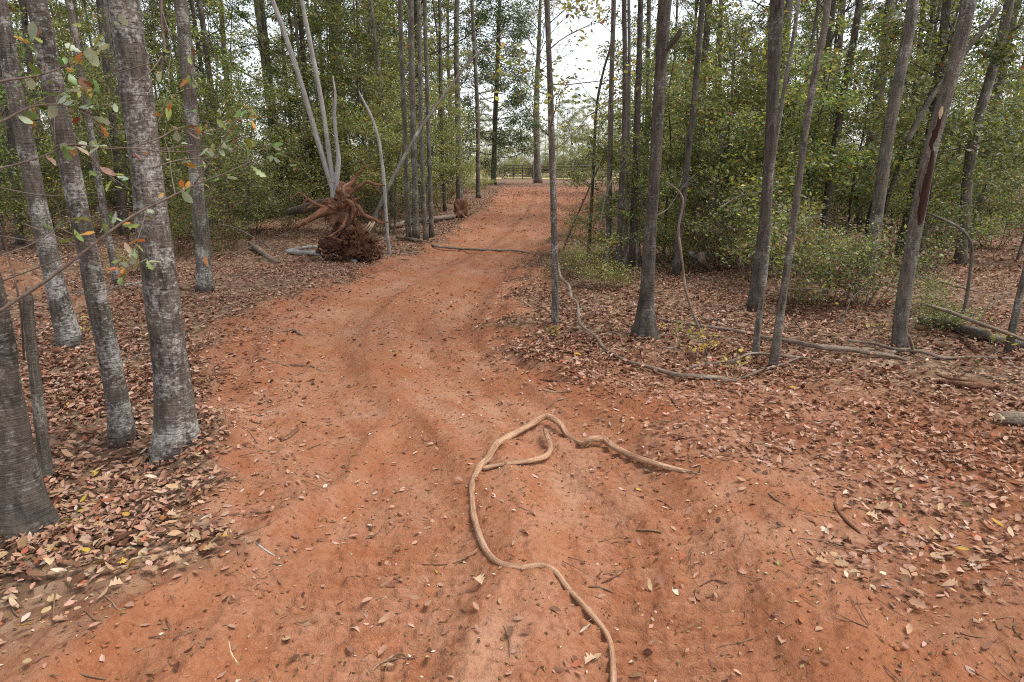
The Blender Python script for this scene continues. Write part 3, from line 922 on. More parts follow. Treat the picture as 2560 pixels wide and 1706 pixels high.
RIGHT_MID = [
    ([(1521, 660), (1521, 600), (1524, 430), (1527, 286), (1531, 120), (1534, 0)], [17, 14, 13, 13, 12, 12], 'leftmost grey stem of the group right of the far bend', 'bark_mid'),
    ([(1545, 684), (1549, 600), (1556, 430), (1562, 286), (1562, 120), (1561, 0)], [17, 14, 14, 13, 12, 12], 'dark stem second from the left in the roadside group', 'bark_dark'),
    ([(1563, 676), (1565, 560), (1570, 400), (1573, 200), (1572, 0)], [11, 9, 9, 8, 8], 'thinnest stem in the middle of the roadside group', 'bark_mid'),
    ([(1579, 672), (1583, 560), (1590, 380), (1595, 230), (1600, 90), (1602, 0)], [19, 16, 15, 15, 14, 14], 'thick stem on the right of the roadside group', 'bark_dark'),
    ([(1606, 610), (1610, 530), (1616, 380), (1619, 200), (1622, 0)], [13, 11, 11, 10, 10], 'leafy stem hidden just behind the flaring dark-footed tree', 'bark_dark'),
    ([(1690, 690), (1700, 560), (1716, 430), (1734, 270), (1746, 130), (1757, 0)], [19, 16, 15, 15, 14, 14], 'black-barked leaning trunk in the foliage right of the flaring tree', 'bark_dark'),
    ([(1884, 775), (1896, 680), (1912, 540), (1924, 400), (1934, 200), (1944, 0)], [34, 28, 26, 28, 30, 32], 'thick dark trunk in the brush, behind the thin front stem', 'bark_dark'),
    ([(1888, 892), (1897, 800), (1912, 690), (1922, 560), (1928, 430), (1950, 290), (1974, 140), (1998, 0)], [17, 14, 13, 12, 11, 10, 10, 9], 'thin stem crossing in front of the thick dark brush trunk', 'bark_mid'),
    ([(1932, 920), (1952, 780), (1973, 637), (1998, 449), (2018, 298), (2040, 170), (2058, 80), (2071, 0)], [22, 19, 18, 17, 17, 16, 16, 16], 'smooth grey leaning stem with an orange fleck low down', 'bark_mid'),
    ([(2052, 660), (2062, 560), (2078, 430), (2100, 280), (2130, 120), (2150, 0)], [22, 19, 18, 17, 16, 16], 'dim trunk deep in the brush between the two leaning grey trees', 'bark_dark'),
    ([(2168, 692), (2177, 637), (2190, 550), (2202, 469), (2222, 326), (2243, 220), (2263, 122), (2283, 0)], [34, 31, 30, 29, 28, 27, 27, 27], 'clean grey trunk leaning right beside a black charred stem', 'bark_mid'),
    ([(2400, 660), (2410, 560), (2425, 400), (2450, 286), (2480, 180), (2503, 102), (2524, 0)], [27, 24, 23, 23, 22, 22, 22], 'grey leaning trunk in the woods near the top right corner', 'bark_mid'),
    ([(2522, 882), (2530, 830), (2544, 760), (2562, 690), (2590, 560), (2625, 400)], [19, 17, 16, 16, 15, 14], 'leaning thin trunk at the right edge of the photo', 'bark_mid'),
    ([(2250, 640), (2270, 540), (2300, 420), (2328, 326), (2350, 160), (2369, 0)], [26, 22, 22, 22, 21, 20], 'shaded trunk standing behind the split-bark tree', 'bark_dark'),
]
made = []
for pts, w, lab, mt in RIGHT_MID:
    made.append(traced_tree('tree', pts, w, lab, mt, H=15, n=60, sides=12, flare=.4, rough=.15))
surf_patch(*made[8], 780, 806, .35, 'scrape', 'bark_scrape', 11, phi=.15)
tl = traced_tree('tree', [(2249, 866), (2252, 800), (2268, 690), (2285, 592), (2305, 480), (2328, 367), (2352, 280), (2381, 184), (2402, 90), (2422, 0)], [34, 33, 34, 33, 33, 32, 32, 33, 33, 33], 'grey trunk split open along a dark red strip below a pale splinter', 'bark_mid', flare=.3, n=100, sides=22)
surf_patch(*tl, 365, 565, .75, 'heart', 'split_wood', 12, phi=.45)
surf_patch(*tl, 280, 380, .4, 'heart', 'split_wood', 13, phi=.05)
surf_patch(*tl, 262, 300, .30, 'wood', 'pale_splinter', 14, phi=.1, out=1.06)
cs = empty('charred_stem', ground_at(2146, 690), 'short black charred stem leaning against the clean grey trunk', 'snag')
yb = ground_at(2146, 690)[1]
m_char = plain('charred_wood', (0.008, 0.007, 0.006), (0.025, 0.021, 0.018), 30, attr=True)
MB().add(**tube([ground_at(2146, 690) - np.array([0, 0, .1]), at(2158, 620, yb), at(2172, 560, yb), at(2182, 505, yb)], [.06, .05, .045, .03], sides=10, n=24, rough=.3)).build('trunk', m_char, cs)

# thin saplings and bent stems
def stem(name, pts, w, mat, label, cat='sapling', Y=None, dY=0, sides=8, base=True, group=None, n=None):
    b = ground_at(*pts[0])
    Yb = b[1] if Y is None else Y
    P, R = [], []
    W = np.interp(np.arange(len(pts)), np.linspace(0, len(pts) - 1, len(w)), w)
    for i, (u, v) in enumerate(pts):
        p = at(u, v, Yb + dY * i / (len(pts) - 1))
        if i == 0 and base: p = b - np.array([0, 0, .06])
        P.append(p); R.append(W[i] / FPX * (p[1] * CP - (p[2] - CAM_H) * SP) / 2)
    e = empty(name, P[0], label, cat, group)
    MB().add(**tube(P, R, sides=sides, n=n, rough=.15, seed=len(label))).build('stem', M[mat], e)
    return e, np.array(P), R

s1 = stem('sapling', [(1472, 632), (1476, 560), (1481, 469), (1486, 360), (1492, 265), (1508, 180), (1526, 118), (1536, 60)], [9, 8, 8, 7, 7, 6, 5, 4], 'bark_dark', 'thin dark sapling with scattered leaves against the open sky')
crown_on(s1[0], s1[1], (1.4, 5.2), .9, 12, 3, .075, PAL_A, 64, depth=1, up=.5, r0=.009, mat='twig')
s2 = stem('sapling', [(1398, 634), (1425, 580), (1460, 500), (1490, 432), (1512, 385), (1530, 330)], [5, 5, 4, 4, 3, 3], 'twig', 'whippy dark sapling slanting right between the lone sapling and the roadside group')
crown_on(s2[0], s2[1], (.8, 3.0), .5, 9, 4, .07, PAL_B, 65, depth=1, up=.4, r0=.005, mat='twig')
stem('dead_sapling', [(1771, 888), (1757, 845), (1741, 805), (1724, 760), (1713, 715), (1706, 660), (1700, 613), (1696, 570), (1708, 510), (1698, 480), (1664, 453)], [4, 6, 6, 6, 6, 6, 6, 6, 5, 4, 3], 'dead', 'pale crooked dead stem leaning across the foliage right of the flaring tree', 'sapling')
stem('arched_stem', [(2380, 818), (2400, 790), (2412, 770), (2420, 723), (2428, 660), (2428, 612), (2418, 590), (2395, 568), (2360, 550), (2312, 530)], [11, 10, 9, 9, 8, 8, 7, 7, 6, 4], 'bark_mid', 'arched lichen-grey stem bending left over the fallen log', 'sapling')
stem('slanting_sapling', [(2267, 355), (2328, 245), (2385, 170), (2430, 110), (2500, 20)], [14, 13, 12, 11, 10], 'bark_mid', 'leaning dark stem crossing behind the split-bark tree', 'sapling', Y=9.5, base=False)

# pale multi-stemmed tree rising behind the root plate
YP = 13.2
ps = empty('pale_tree', at(834, 600, YP), 'pale white-barked tree with three bare stems rising behind the root plate', 'tree')
for pts, w in (([(834, 600), (834, 498), (828, 461), (800, 370), (754, 212), (712, 85), (681, 0), (650, -80)], [15, 15, 13, 12, 11, 11, 10, 9]),
               ([(834, 500), (832, 453), (822, 380), (810, 290), (793, 196), (772, 90), (754, 0), (740, -80)], [12, 11, 11, 10, 10, 10, 9, 8]),
               ([(836, 490), (846, 408), (844, 375), (840, 347), (836, 286), (838, 240), (832, 190)], [14, 12, 10, 9, 8, 6, 3])):
    P = [at(u, v, YP) for u, v in pts]
    if pts[0][1] == 600: P[0][2] = -.1
    MB().add(**tube(P, np.array(w) / FPX * YP * 1.03 / 2, sides=9, n=50, rough=.12, seed=5)).build('stem', M['bark_white'], ps)
# bare broken pale stem and the splintered leaning pole
stem('broken_stem', [(974, 634), (967, 571), (961, 470), (952, 380), (940, 325), (926, 286), (910, 255), (897, 229)], [10, 9, 9, 8, 7, 7, 5, 3], 'bark_white', 'bare pale broken stem standing right of the root plate', 'snag')
lp = empty('leaning_pole', at(922, 600, 12.6), 'long grey pole snapped at the base, leaning right across the woods', 'fallen tree')
PP = [at(918, 600, 12.6), at(940, 538, 12.7), at(967, 478, 12.9), at(1004, 405, 13.2), at(1048, 327, 13.6), at(1105, 245, 14.2), at(1167, 163, 14.8), at(1211, 118, 15.3)]
MB().add(**tube(PP, [.052, .046, .042, .038, .034, .03, .025, .016], sides=10, n=60, rough=.12, seed=8)).build('stem', M['bark_mid'], lp)
MB().add(**tube([PP[-1], at(1240, 95, 15.6), at(1275, 62, 15.9)], [.03, .022, .012], sides=7, n=12)).build('branch', M['bark_mid'], lp)
MB().add(**tube([PP[-2], at(1180, 130, 14.9), at(1190, 90, 15.0)], [.02, .015, .008], sides=7, n=12)).build('branch', M['bark_mid'], lp)
for k, (a, b) in enumerate((((908, 594), (930, 560)), ((914, 598), (936, 556)), ((903, 588), (926, 556)))):
    MB().add(**tube([at(*a, 12.5), at(*b, 12.55)], [.008, .016], sides=4, n=4)).build('splinter', M['wood'], lp)

# ------------------------------------------------------------------ the woods behind
random.seed(11)
def scatter(n, side, ymin, ymax, umin, umax, spacing, taken, rng, power=1.0, clear=1.2):
    out = []
    tries = 0
    while len(out) < n and tries < 60000:
        tries += 1
        y = ymin + (ymax - ymin) * rng.random() ** power
        u = rng.uniform(umin, umax)
        x = (u - 1280) / FPX * y * 1.0
        l, r = edges(y)
        if side < 0 and x > min(l - clear, -0.062 * y - clear * .4): continue
        if side > 0 and x < max(r + clear, 0.165 * y + clear * .3): continue
        if any((x - a) ** 2 + (y - b) ** 2 < spacing ** 2 for a, b in taken): continue
        taken.append((x, y)); out.append((x, y))
    return out

rng = np.random.default_rng(5)
taken = [(float(e.location.x), float(e.location.y)) for e in COL.objects if e.name.startswith('tree')]
SIDE = {-1: 'left', 1: 'right'}
MARKS = {-1: [(30, 'the thick dark trunk at the left edge'), (150, 'the leaning lichen-spotted tree'), (250, 'the slimmer leaning tree'), (350, 'the thickest pale trunk'), (480, 'the scraped grey tree'), (600, 'the brush pile'), (700, 'the brush left of the root plate'), (790, 'the pale three-stemmed tree'), (870, 'the root plate'), (960, 'the broken pale stem'), (1040, 'the clump of slim stems'), (1130, 'the hollow stump')],
         1: [(1560, 'the roadside group of stems'), (1640, 'the flaring dark-footed tree'), (1730, 'the crooked dead stem'), (1820, 'the curved logs'), (1910, 'the thick brush trunk'), (2000, 'the smooth leaning stem'), (2100, 'the tangled brush'), (2190, 'the clean grey trunk'), (2310, 'the split-bark tree'), (2420, 'the arched stem'), (2540, 'the trunk at the right edge')]}
ORD = ['nearest', 'second', 'third', 'fourth', 'fifth', 'sixth', 'seventh', 'eighth', 'ninth', 'tenth', 'eleventh', 'twelfth', 'thirteenth', 'fourteenth', 'fifteenth', 'sixteenth', 'seventeenth', 'eighteenth', 'nineteenth', 'twentieth']
def relabel(things, side, what):
    by = {}
    for e in things:
        u = 1280 + FPX * e.location.x / (e.location.y * CP + CAM_H * SP)
        mk = min(MARKS[side], key=lambda m: abs(m[0] - u))[1]
        by.setdefault(mk, []).append(e)
    for mk, es in by.items():
        es.sort(key=lambda e: e.location.y)
        for i, e in enumerate(es):
            e['label'] = '%s, %s one back behind %s' % (what, ORD[min(i, 19)], mk)
for side, um, ux in ((-1, -120, 1190), (1, 1550, 2680)):
    things = []
    for (x, y) in scatter(64 if side < 0 else 46, side, 15.5, 54, um, ux, 1.25, taken, rng, .85, 1.6):
        k = int(rng.integers(0, 6))
        things.append(put_tree(PROTO_TALL, k, x, y, rng.uniform(0, 6.28), rng.uniform(.75, 1.2), 'forest_tree', 'x', 'tree', 'forest trees in the %s woods' % SIDE[side],
                 lean=(rng.normal(0, .035), rng.normal(0, .035))))
    relabel(things, side, 'tall slim forest tree')
    tk2, things = [], []
    for (x, y) in scatter(66 if side < 0 else 50, side, 11.5 if side < 0 else 9.5, 36, um, ux, 1.0, tk2, rng, .9, 1.3):
        k = int(rng.integers(0, 4))
        if y < (19 if side < 0 else 24): k = 1 if k % 2 else 3
        things.append(put_tree(PROTO_UNDER, k, x, y, rng.uniform(0, 6.28), rng.uniform(.7, 1.2), 'understorey_tree', 'x', 'tree', 'understorey trees in the %s woods' % SIDE[side],
                 lean=(rng.normal(0, .08), rng.normal(0, .08))))
    relabel(things, side, 'small leafy understorey tree')
    tk3, things = [], []
    for (x, y) in scatter(46 if side < 0 else 38, side, 12 if side < 0 else 11.5, 48, um, ux, .9, tk3, rng, .8, .9):
        k = int(rng.integers(0, 4))
        things.append(put_tree(PROTO_SHRUB, k, x, y, rng.uniform(0, 6.28), rng.uniform(.7, 1.3), 'shrub', 'x', 'shrub', 'shrubs in the %s woods' % SIDE[side], names=('stems', 'foliage')))
    relabel(things, side, 'low leafy shrub')
    # dense far edge of the woods
    things = []
    for (x, y) in scatter(24, side, 56, 80, um, ux, 1.5, [], rng, 1.0, 1.5):
        things.append(put_tree(PROTO_UNDER, int(rng.integers(0, 4)), x, y, rng.uniform(0, 6.28), rng.uniform(.55, .85), 'understorey_tree', 'x', 'tree', 'bushy trees at the far edge of the %s woods' % SIDE[side]))
    relabel(things, side, 'bushy far-edge tree')

# bushes one can pick out
def bush(u, v, k, s, label, rz=0.0, protos=PROTO_SHRUB, name='shrub', cat='shrub', sz=1.0):
    g = ground_at(u, v)
    e = empty(name, g, label, cat)
    e.rotation_euler = (0, 0, rz); e.scale = (s, s, s * sz)
    names = ('stems', 'foliage') if protos is PROTO_SHRUB else ('trunk', 'branches', 'crown')
    for nm, me in zip(names, protos[k]): link_mesh(nm, me, e)
    return e
for a in [
    (640, 590, 0, .85, 'green brush pile left of the root plate, nearest the scraped tree', .3),
    (735, 575, 0, .8, 'dark green brush behind the left arm of the root plate', 1.3),
    (690, 545, 2, .8, 'tall bushy brush behind the left brush pile', 2.2),
    (790, 530, 1, 1.0, 'bright green bush at the foot of the pale stems', 4.0),
    (560, 620, 3, .7, 'sparse low brush right of the scraped tree', 3.3),
    (950, 585, 0, .7, 'dark bush right of the root plate', 5.1),
    (1060, 520, 1, .9, 'leafy bush behind the clump of slim stems', 0.8),
    (1210, 472, 1, .8, 'low green tuft round the foot of the evergreen', 2.8),
    (1500, 640, 1, .75, 'pale-leaved bush between the lone sapling and the roadside group', 1.1),
    (1435, 690, 3, .55, 'low pale-green bush just right of the lone sapling', 2.1),
    (1500, 720, 1, .5, 'small bright bush at the foot of the roadside group', .4),
    (1680, 650, 1, .75, 'yellow-green bush right behind the flaring tree', 5.5),
    (1790, 675, 3, .88, 'mixed bush around the curved logs', 1.9),
    (1870, 700, 0, .82, 'dark evergreen bush left of the thick dark brush trunk', 3.0),
    (2010, 690, 1, .78, 'light yellow-green bush right of the smooth leaning stem', .9),
    (2070, 760, 0, .64, 'grey-green bush in front of the clean grey trunk', 2.6),
    (2160, 770, 0, .58, 'tangled brush left of the split-bark tree', 4.4),
    (2330, 670, 0, .75, 'deep green bush behind the split-bark tree', 5.9),
    (2320, 830, 1, .4, 'low yellow-green weeds beside the fallen log', 1.5),
    (2480, 620, 1, .85, 'yellowing bush near the right edge of the photo', 3.7),
    (1980, 770, 3, .4, 'low scrub behind the pale pole on the right', 5.0),
    (330, 690, 3, .5, 'low scrub behind the thick pale trunk', .2),
]: bush(*a)
bush(1590, 680, 3, .55, 'light green understorey sapling wrapping the roadside group of stems', .6, PROTO_UNDER, 'understorey_tree', 'tree')
bush(1660, 640, 1, .8, 'leafy understorey tree behind the flaring dark-footed tree', 2.6, PROTO_UNDER, 'understorey_tree', 'tree')
bush(1800, 650, 1, .85, 'broad yellow-green understorey tree over the curved logs', 1.4, PROTO_UNDER, 'understorey_tree', 'tree')
bush(2010, 660, 3, 1.0, 'leafy understorey tree behind the smooth leaning stem', 3.4, PROTO_UNDER, 'understorey_tree', 'tree')
bush(2110, 640, 1, .8, 'dark understorey tree left of the clean grey trunk', 4.6, PROTO_UNDER, 'understorey_tree', 'tree')
bush(2420, 620, 3, 1.0, 'leafy understorey tree behind the arched stem', 5.2, PROTO_UNDER, 'understorey_tree', 'tree')
bush(1730, 660, 3, .7, 'airy sapling over the crooked dead stem', .9, PROTO_UNDER, 'understorey_tree', 'tree')
bush(1930, 650, 1, .7, 'leafy sapling between the thick brush trunk and the smooth leaning stem', 2.0, PROTO_UNDER, 'understorey_tree', 'tree')
bush(2300, 640, 3, .9, 'leafy sapling behind the split-bark tree', 3.9, PROTO_UNDER, 'understorey_tree', 'tree')
bush(770, 520, 1, .9, 'leafy understorey tree behind the pale stems', .1, PROTO_UNDER, 'understorey_tree', 'tree')
bush(920, 540, 1, 1.0, 'leafy understorey tree right behind the broken pale stem', 2.2, PROTO_UNDER, 'understorey_tree', 'tree')

# ------------------------------------------------------------------ gate, fence and the thicket beyond
YG = 75.0
def up(u, v): return at(u, v, YG)
g0 = up(1260, 446)
gate = empty('gate', g0, 'black tubular farm gate at the far end of the track', 'gate')
for k in range(6):
    v = 414 + k * 6.4
    MB().add(**tube([up(1260, v), up(1331, v + 1)], .035, sides=8, n=4)).build('rail', M['gate'], gate)
for u in (1260, 1283, 1306.5, 1331):
    MB().add(**tube([up(u, 413), up(u, 448)], .045, sides=8, n=4)).build('stile', M['gate'], gate)
def post(u, v0, v1, r, label):
    b = up(u, v1); z = float(hgt(np.array([b[0]]), np.array([YG]))[0])
    t = up(u, v0)
    e = MB().add(**tube([np.array([b[0], YG, z - .3]), np.array([t[0], YG, t[2] * .6]), t], [r, r * .97, r * .93], sides=10, n=12, rough=.08, tip=False)).build('gate_post', M['post'], origin=(b[0], YG, z))
    tag(e, label, 'post')
post(1256, 405, 452, .11, 'weathered wooden post on the left of the black gate')
post(1334.5, 401, 452, .15, 'thick pale wooden post on the right of the black gate')
fx = [(1432, 408), (1500, 409), (1570, 409)]
fence = empty('wire_fence', up(1432, 450), 'thin wire fence running right from the gate', 'fence')
for u, v in fx:
    b = up(u, v); MB().add(**tube([np.array([b[0], YG, -.2]), b], .06, sides=8, n=6)).build('fence_post', M['post'], fence)
for h in (.45, .8, 1.15, 1.45):
    MB().add(**tube([np.array([up(1335, 420)[0], YG, h]), np.array([up(1570, 420)[0], YG, h])], .012, sides=5, n=4)).build('wire', M['wire'], fence)
rng = np.random.default_rng(77)
FAR = []
for u, y, k, s in [(1180, 92, 2, 1.3), (1215, 88, 0, 1.1), (1240, 100, 2, 1.25), (1262, 95, 1, 1.2), (1285, 104, 0, 1.2), (1300, 92, 3, 1.35), (1318, 110, 2, 1.1), (1340, 96, 0, 1.15), (1362, 105, 2, 1.2), (1385, 90, 3, 1.5), (1402, 100, 2, 1.35), (1420, 94, 2, 1.4), (1440, 88, 1, 1.5), (1462, 97, 0, 1.5), (1485, 90, 2, 1.25), (1505, 100, 0, 1.5), (1530, 92, 2, 1.35), (1555, 97, 0, 1.6), (1275, 125, 2, 1.5), (1330, 130, 0, 1.6), (1390, 128, 2, 1.7), (1450, 126, 2, 1.8), (1510, 125, 0, 2.0), (1220, 122, 2, 1.6)]:
    x = (u - 1280) / FPX * y
    put_tree(PROTO_UNDER, k, x, y, rng.uniform(0, 6.28), s, 'far_tree', 'pale bushy tree in the thicket beyond the gate', 'tree', 'trees in the thicket beyond the gate')
for i in range(34):
    u = 1170 + i * 12 + rng.uniform(-5, 5); y = rng.uniform(80, 90)
    put_tree(PROTO_SHRUB, int(rng.integers(0, 4)), (u - 1280) / FPX * y, y, rng.uniform(0, 6.28), rng.uniform(1.2, 2.3), 'far_shrub', 'low bush along the field edge behind the gate', 'shrub', 'bushes behind the gate', names=('stems', 'foliage'))
for u, y, s in ((1400, 71, 1.0), (1425, 72, 1.2), (1448, 71.5, 1.1), (1470, 70, 1.0), (1500, 68, 1.1)):
    put_tree(PROTO_SHRUB, 3, (u - 1280) / FPX * y, y, u * .1, s, 'brush_heap', 'brown dry brush along the wire fence', 'shrub', 'brown brush along the fence', names=('stems', 'foliage'))

# ------------------------------------------------------------------ the uprooted stump with its root plate
def lump(c, rad, seed, amp=.3, freq=3.0, nu=28, nv=18, dent=None):
    th = np.arange(nu) * 2 * PI / nu
    ph = np.linspace(.001, PI - .001, nv)
    T, Pn = np.meshgrid(th, ph)
    D = np.stack([np.cos(T) * np.sin(Pn), np.sin(T) * np.sin(Pn), np.cos(Pn)], 2)
    f = 1 + amp * .5 * (noise3(D[..., 0] * freq * 7 + seed, D[..., 1] * freq * 7, D[..., 2] * freq * 7, seed + 9) - .5) + amp * 2 * (noise3(D[..., 0] * freq + seed, D[..., 1] * freq, D[..., 2] * freq, seed) - .5) + amp * (noise3(D[..., 0] * freq * 3, D[..., 1] * freq * 3, D[..., 2] * freq * 3 + seed, seed + 1) - .5)
    if dent is not None:
        dd = unit(np.array(dent[0])); k = np.clip((D @ dd - dent[1]) / (1 - dent[1]), 0, 1)
        f = f * (1 - dent[2] * k)
    V = np.array(c) + D * f[..., None] * np.array(rad)
    V = V.reshape(-1, 3)
    i = np.arange(nv - 1)[:, None] * nu; j = np.arange(nu)[None]; j2 = (j + 1) % nu
    return V, np.stack([i + j, i + nu + j, i + nu + j2, i + j2], 2).reshape(-1, 4)

YR = 11.7
K = lambda x, y: (700 + x * .17857, 400 + y * .17857)
def kp(x, y, dy=0.0): return at(*K(x, y), YR + dy)
PXM = .17857 / FPX * YR * 1.03
rp = empty('uprooted_stump', ground_at(890, 660), 'uprooted red-brown stump with sprawling roots and a soil clump left of the track', 'stump')
body = MB()
V, Q = lump(kp(860, 730), (.25, .24, .21), 3, .6, 2.8, 72, 48, dent=((.05, -1, -.05), .55, 1.25)); body.add(V, Q)
V, Q = lump(kp(900, 500, .05), (.14, .15, .16), 8, .5, 3, 26, 18); body.add(V, Q)
V, Q = lump(kp(900, 920, .08), (.18, .18, .22), 12, .5, 3, 28, 18); body.add(V, Q)
V, Q = lump(kp(720, 660, .05), (.17, .14, .14), 14, .5, 3, 24, 16); body.add(V, Q)
body.build('root_crown', M['root'], rp)
ROOTS = [
    ([(700, 700, -.05), (560, 745, -.2), (420, 830, -.3), (300, 890, -.35), (220, 940, -.38), (140, 990, -.4)], [58, 50, 40, 32, 22, 6]),
    ([(690, 690, -.05), (580, 655, -.1), (480, 610, -.15), (380, 540, -.2), (270, 465, -.2), (180, 525, -.25), (80, 520, -.3)], [34, 30, 24, 18, 14, 9, 4]),
    ([(385, 545, -.2), (340, 590, -.25), (300, 660, -.3)], [16, 14, 9]),
    ([(480, 610, -.15), (430, 650, -.2), (380, 680, -.25)], [14, 14, 10]),
    ([(890, 480, 0), (920, 400, 0), (1000, 330, .05), (1060, 240, .1), (1090, 190, .1), (1180, 135, .1)], [60, 46, 34, 28, 22, 10]),
    ([(1090, 190, .1), (1160, 120, .12), (1185, 70, .15), (1165, 0, .2)], [18, 14, 11, 6]),
    ([(940, 500, 0), (1000, 450, -.05), (1100, 390, -.1), (1190, 320, -.15), (1250, 310, -.2), (1330, 345, -.2), (1460, 355, -.25)], [38, 28, 24, 22, 20, 18, 12]),
    ([(960, 620, -.05), (1040, 625, -.15), (1110, 660, -.2), (1150, 740, -.25), (1220, 795, -.3), (1320, 830, -.3), (1400, 880, -.35), (1510, 870, -.4)], [38, 34, 30, 28, 27, 24, 18, 9]),
    ([(1040, 620, -.1), (1070, 560, -.15), (1130, 515, -.2), (1240, 515, -.25)], [16, 12, 9, 4]),
    ([(960, 760, -.22), (910, 860, -.28), (870, 950, -.3), (790, 1020, -.32), (660, 1090, -.35)], [26, 26, 24, 20, 9]),
    ([(960, 880, -.1), (1020, 970, -.12), (1080, 1070, -.15), (1130, 1200, -.2)], [26, 22, 18, 10]),
    ([(720, 620, 0), (640, 590, -.05), (590, 600, -.05)], [22, 14, 6]),
    ([(1080, 1000, -.1), (1150, 1080, -.12), (1210, 1170, -.15)], [14, 10, 4]),
    ([(930, 560, -.15), (990, 600, -.25), (1030, 700, -.25), (1010, 820, -.22), (950, 900, -.2)], [20, 26, 30, 26, 20]),
]
for i, (pts, w) in enumerate(ROOTS):
    MB().add(**tube([kp(*p) for p in pts], np.array(w) * PXM, sides=11, n=34, rough=.28, seed=i + 2, rough_scale=9)).build('root', M['root'], rp)
soil = MB()
for (cx, cy, dy, a, b, c, s) in ((1130, 1230, -.1, .25, .2, .24, 21), (860, 1190, 0, .28, .2, .17, 22), (1040, 1080, -.02, .2, .16, .2, 23), (1270, 1340, -.12, .2, .16, .12, 24), (720, 1200, .05, .18, .14, .12, 25)):
    V, Q = lump(kp(cx, cy, dy), (a, b, c), s, .55, 4.5, 40, 28); soil.add(V, Q)
rng = np.random.default_rng(9)
for k in range(70):
    c = [(1130, 1230, -.1), (1040, 1080, -.05), (860, 1180, -.05), (1250, 1330, -.1), (760, 1240, 0)][int(rng.integers(0, 5))]
    cc = kp(*c) + rng.normal(0, 1, 3) * np.array([.16, .10, .13]) + np.array([0, -.12, 0])
    s_ = rng.uniform(.025, .075); cc[2] = max(cc[2], .02)
    V, Q = lump(cc, (s_, s_ * .9, s_ * .8), 60 + k, .6, 2.2, 12, 8); soil.add(V, Q)
tag(soil.build('soil_clump', M['soil'], rp), kind='stuff')
fib = MB()
for k in range(320):
    c = [(1130, 1230, -.1), (1040, 1080, -.05), (860, 1180, -.05), (1250, 1330, -.1), (950, 960, -.15), (800, 700, -.2)][int(rng.choice(6, p=[.3, .22, .18, .15, .1, .05]))]
    p = kp(*c) + rng.normal(0, 1, 3) * np.array([.17, .10, .16]) + np.array([0, -.1, 0])
    d = unit(rng.normal(0, 1, 3) + np.array([.15, -.5, -.35])) * rng.uniform(.06, .26)
    b = rng.normal(0, .03, 3)
    q = p + d; 
    if q[2] < .01: q[2] = .01
    fib.add(**tube([p, p + d * .5 + b, q], np.array([.006, .004, .0015]) * rng.uniform(.5, 1.2), sides=4, n=5))
for k in range(24):
    pts, w = ROOTS[k % len(ROOTS)]
    i = int(rng.integers(1, len(pts)))
    p = kp(*pts[i]); d = unit(rng.normal(0, 1, 3) * np.array([1, .6, .8]) + np.array([0, -.3, -.1])) * rng.uniform(.12, .34)
    r_ = max(.004, w[i] * PXM * .38)
    MB().add(**tube([p, p + d * .4 + rng.normal(0, .03, 3), p + d * .7 + rng.normal(0, .05, 3), p + d], [r_, r_ * .8, r_ * .5, r_ * .2], sides=6, n=14, rough=.3, seed=k)).build('rootlet', M['root'], rp)
tag(fib.build('root_fibres', M['root'], rp), kind='stuff')
ft_ = empty('mossy_log', kp(700, 640, .6), 'dark fallen trunk lying in the brush behind the root plate', 'log')
MB().add(**tube([kp(820, 660, .25), kp(690, 620, .7), kp(520, 640, 1.2), kp(330, 680, 1.7), kp(120, 735, 2.3)], [.12, .115, .10, .09, .07], sides=12, n=40, rough=.15, seed=7)).build('trunk', M['bark_dark'], ft_)
MB().add(**tube([kp(700, 600, .7), kp(560, 590, 1.1), kp(400, 620, 1.6), kp(180, 690, 2.1)], [.06, .055, .045, .03], sides=9, n=30, rough=.15, seed=9)).build('branch', M['bark_dark'], ft_)

# hollow stump beside the far trees
hs = empty('hollow_stump', ground_at(1152, 540), 'short hollow stump below the straight trunk at the track edge', 'stump')
gs = ground_at(1152, 545)
V, Q = lump(gs + np.array([0, 0, .22]), (.20, .18, .34), 51, .35, 2.6, 30, 20, dent=((.35, -1, .25), .55, .8))
MB().add(V, Q).build('stump_wood', M['root'], hs)
for k in range(5):
    a = k * 1.3
    MB().add(**tube([gs + np.array([math.cos(a) * .12, math.sin(a) * .12, .12]), gs + np.array([math.cos(a) * .3, math.sin(a) * .3, .04]), gs + np.array([math.cos(a) * .5, math.sin(a) * .5, -.02])], [.05, .035, .015], sides=7, n=10, rough=.2, seed=k)).build('root', M['root'], hs)

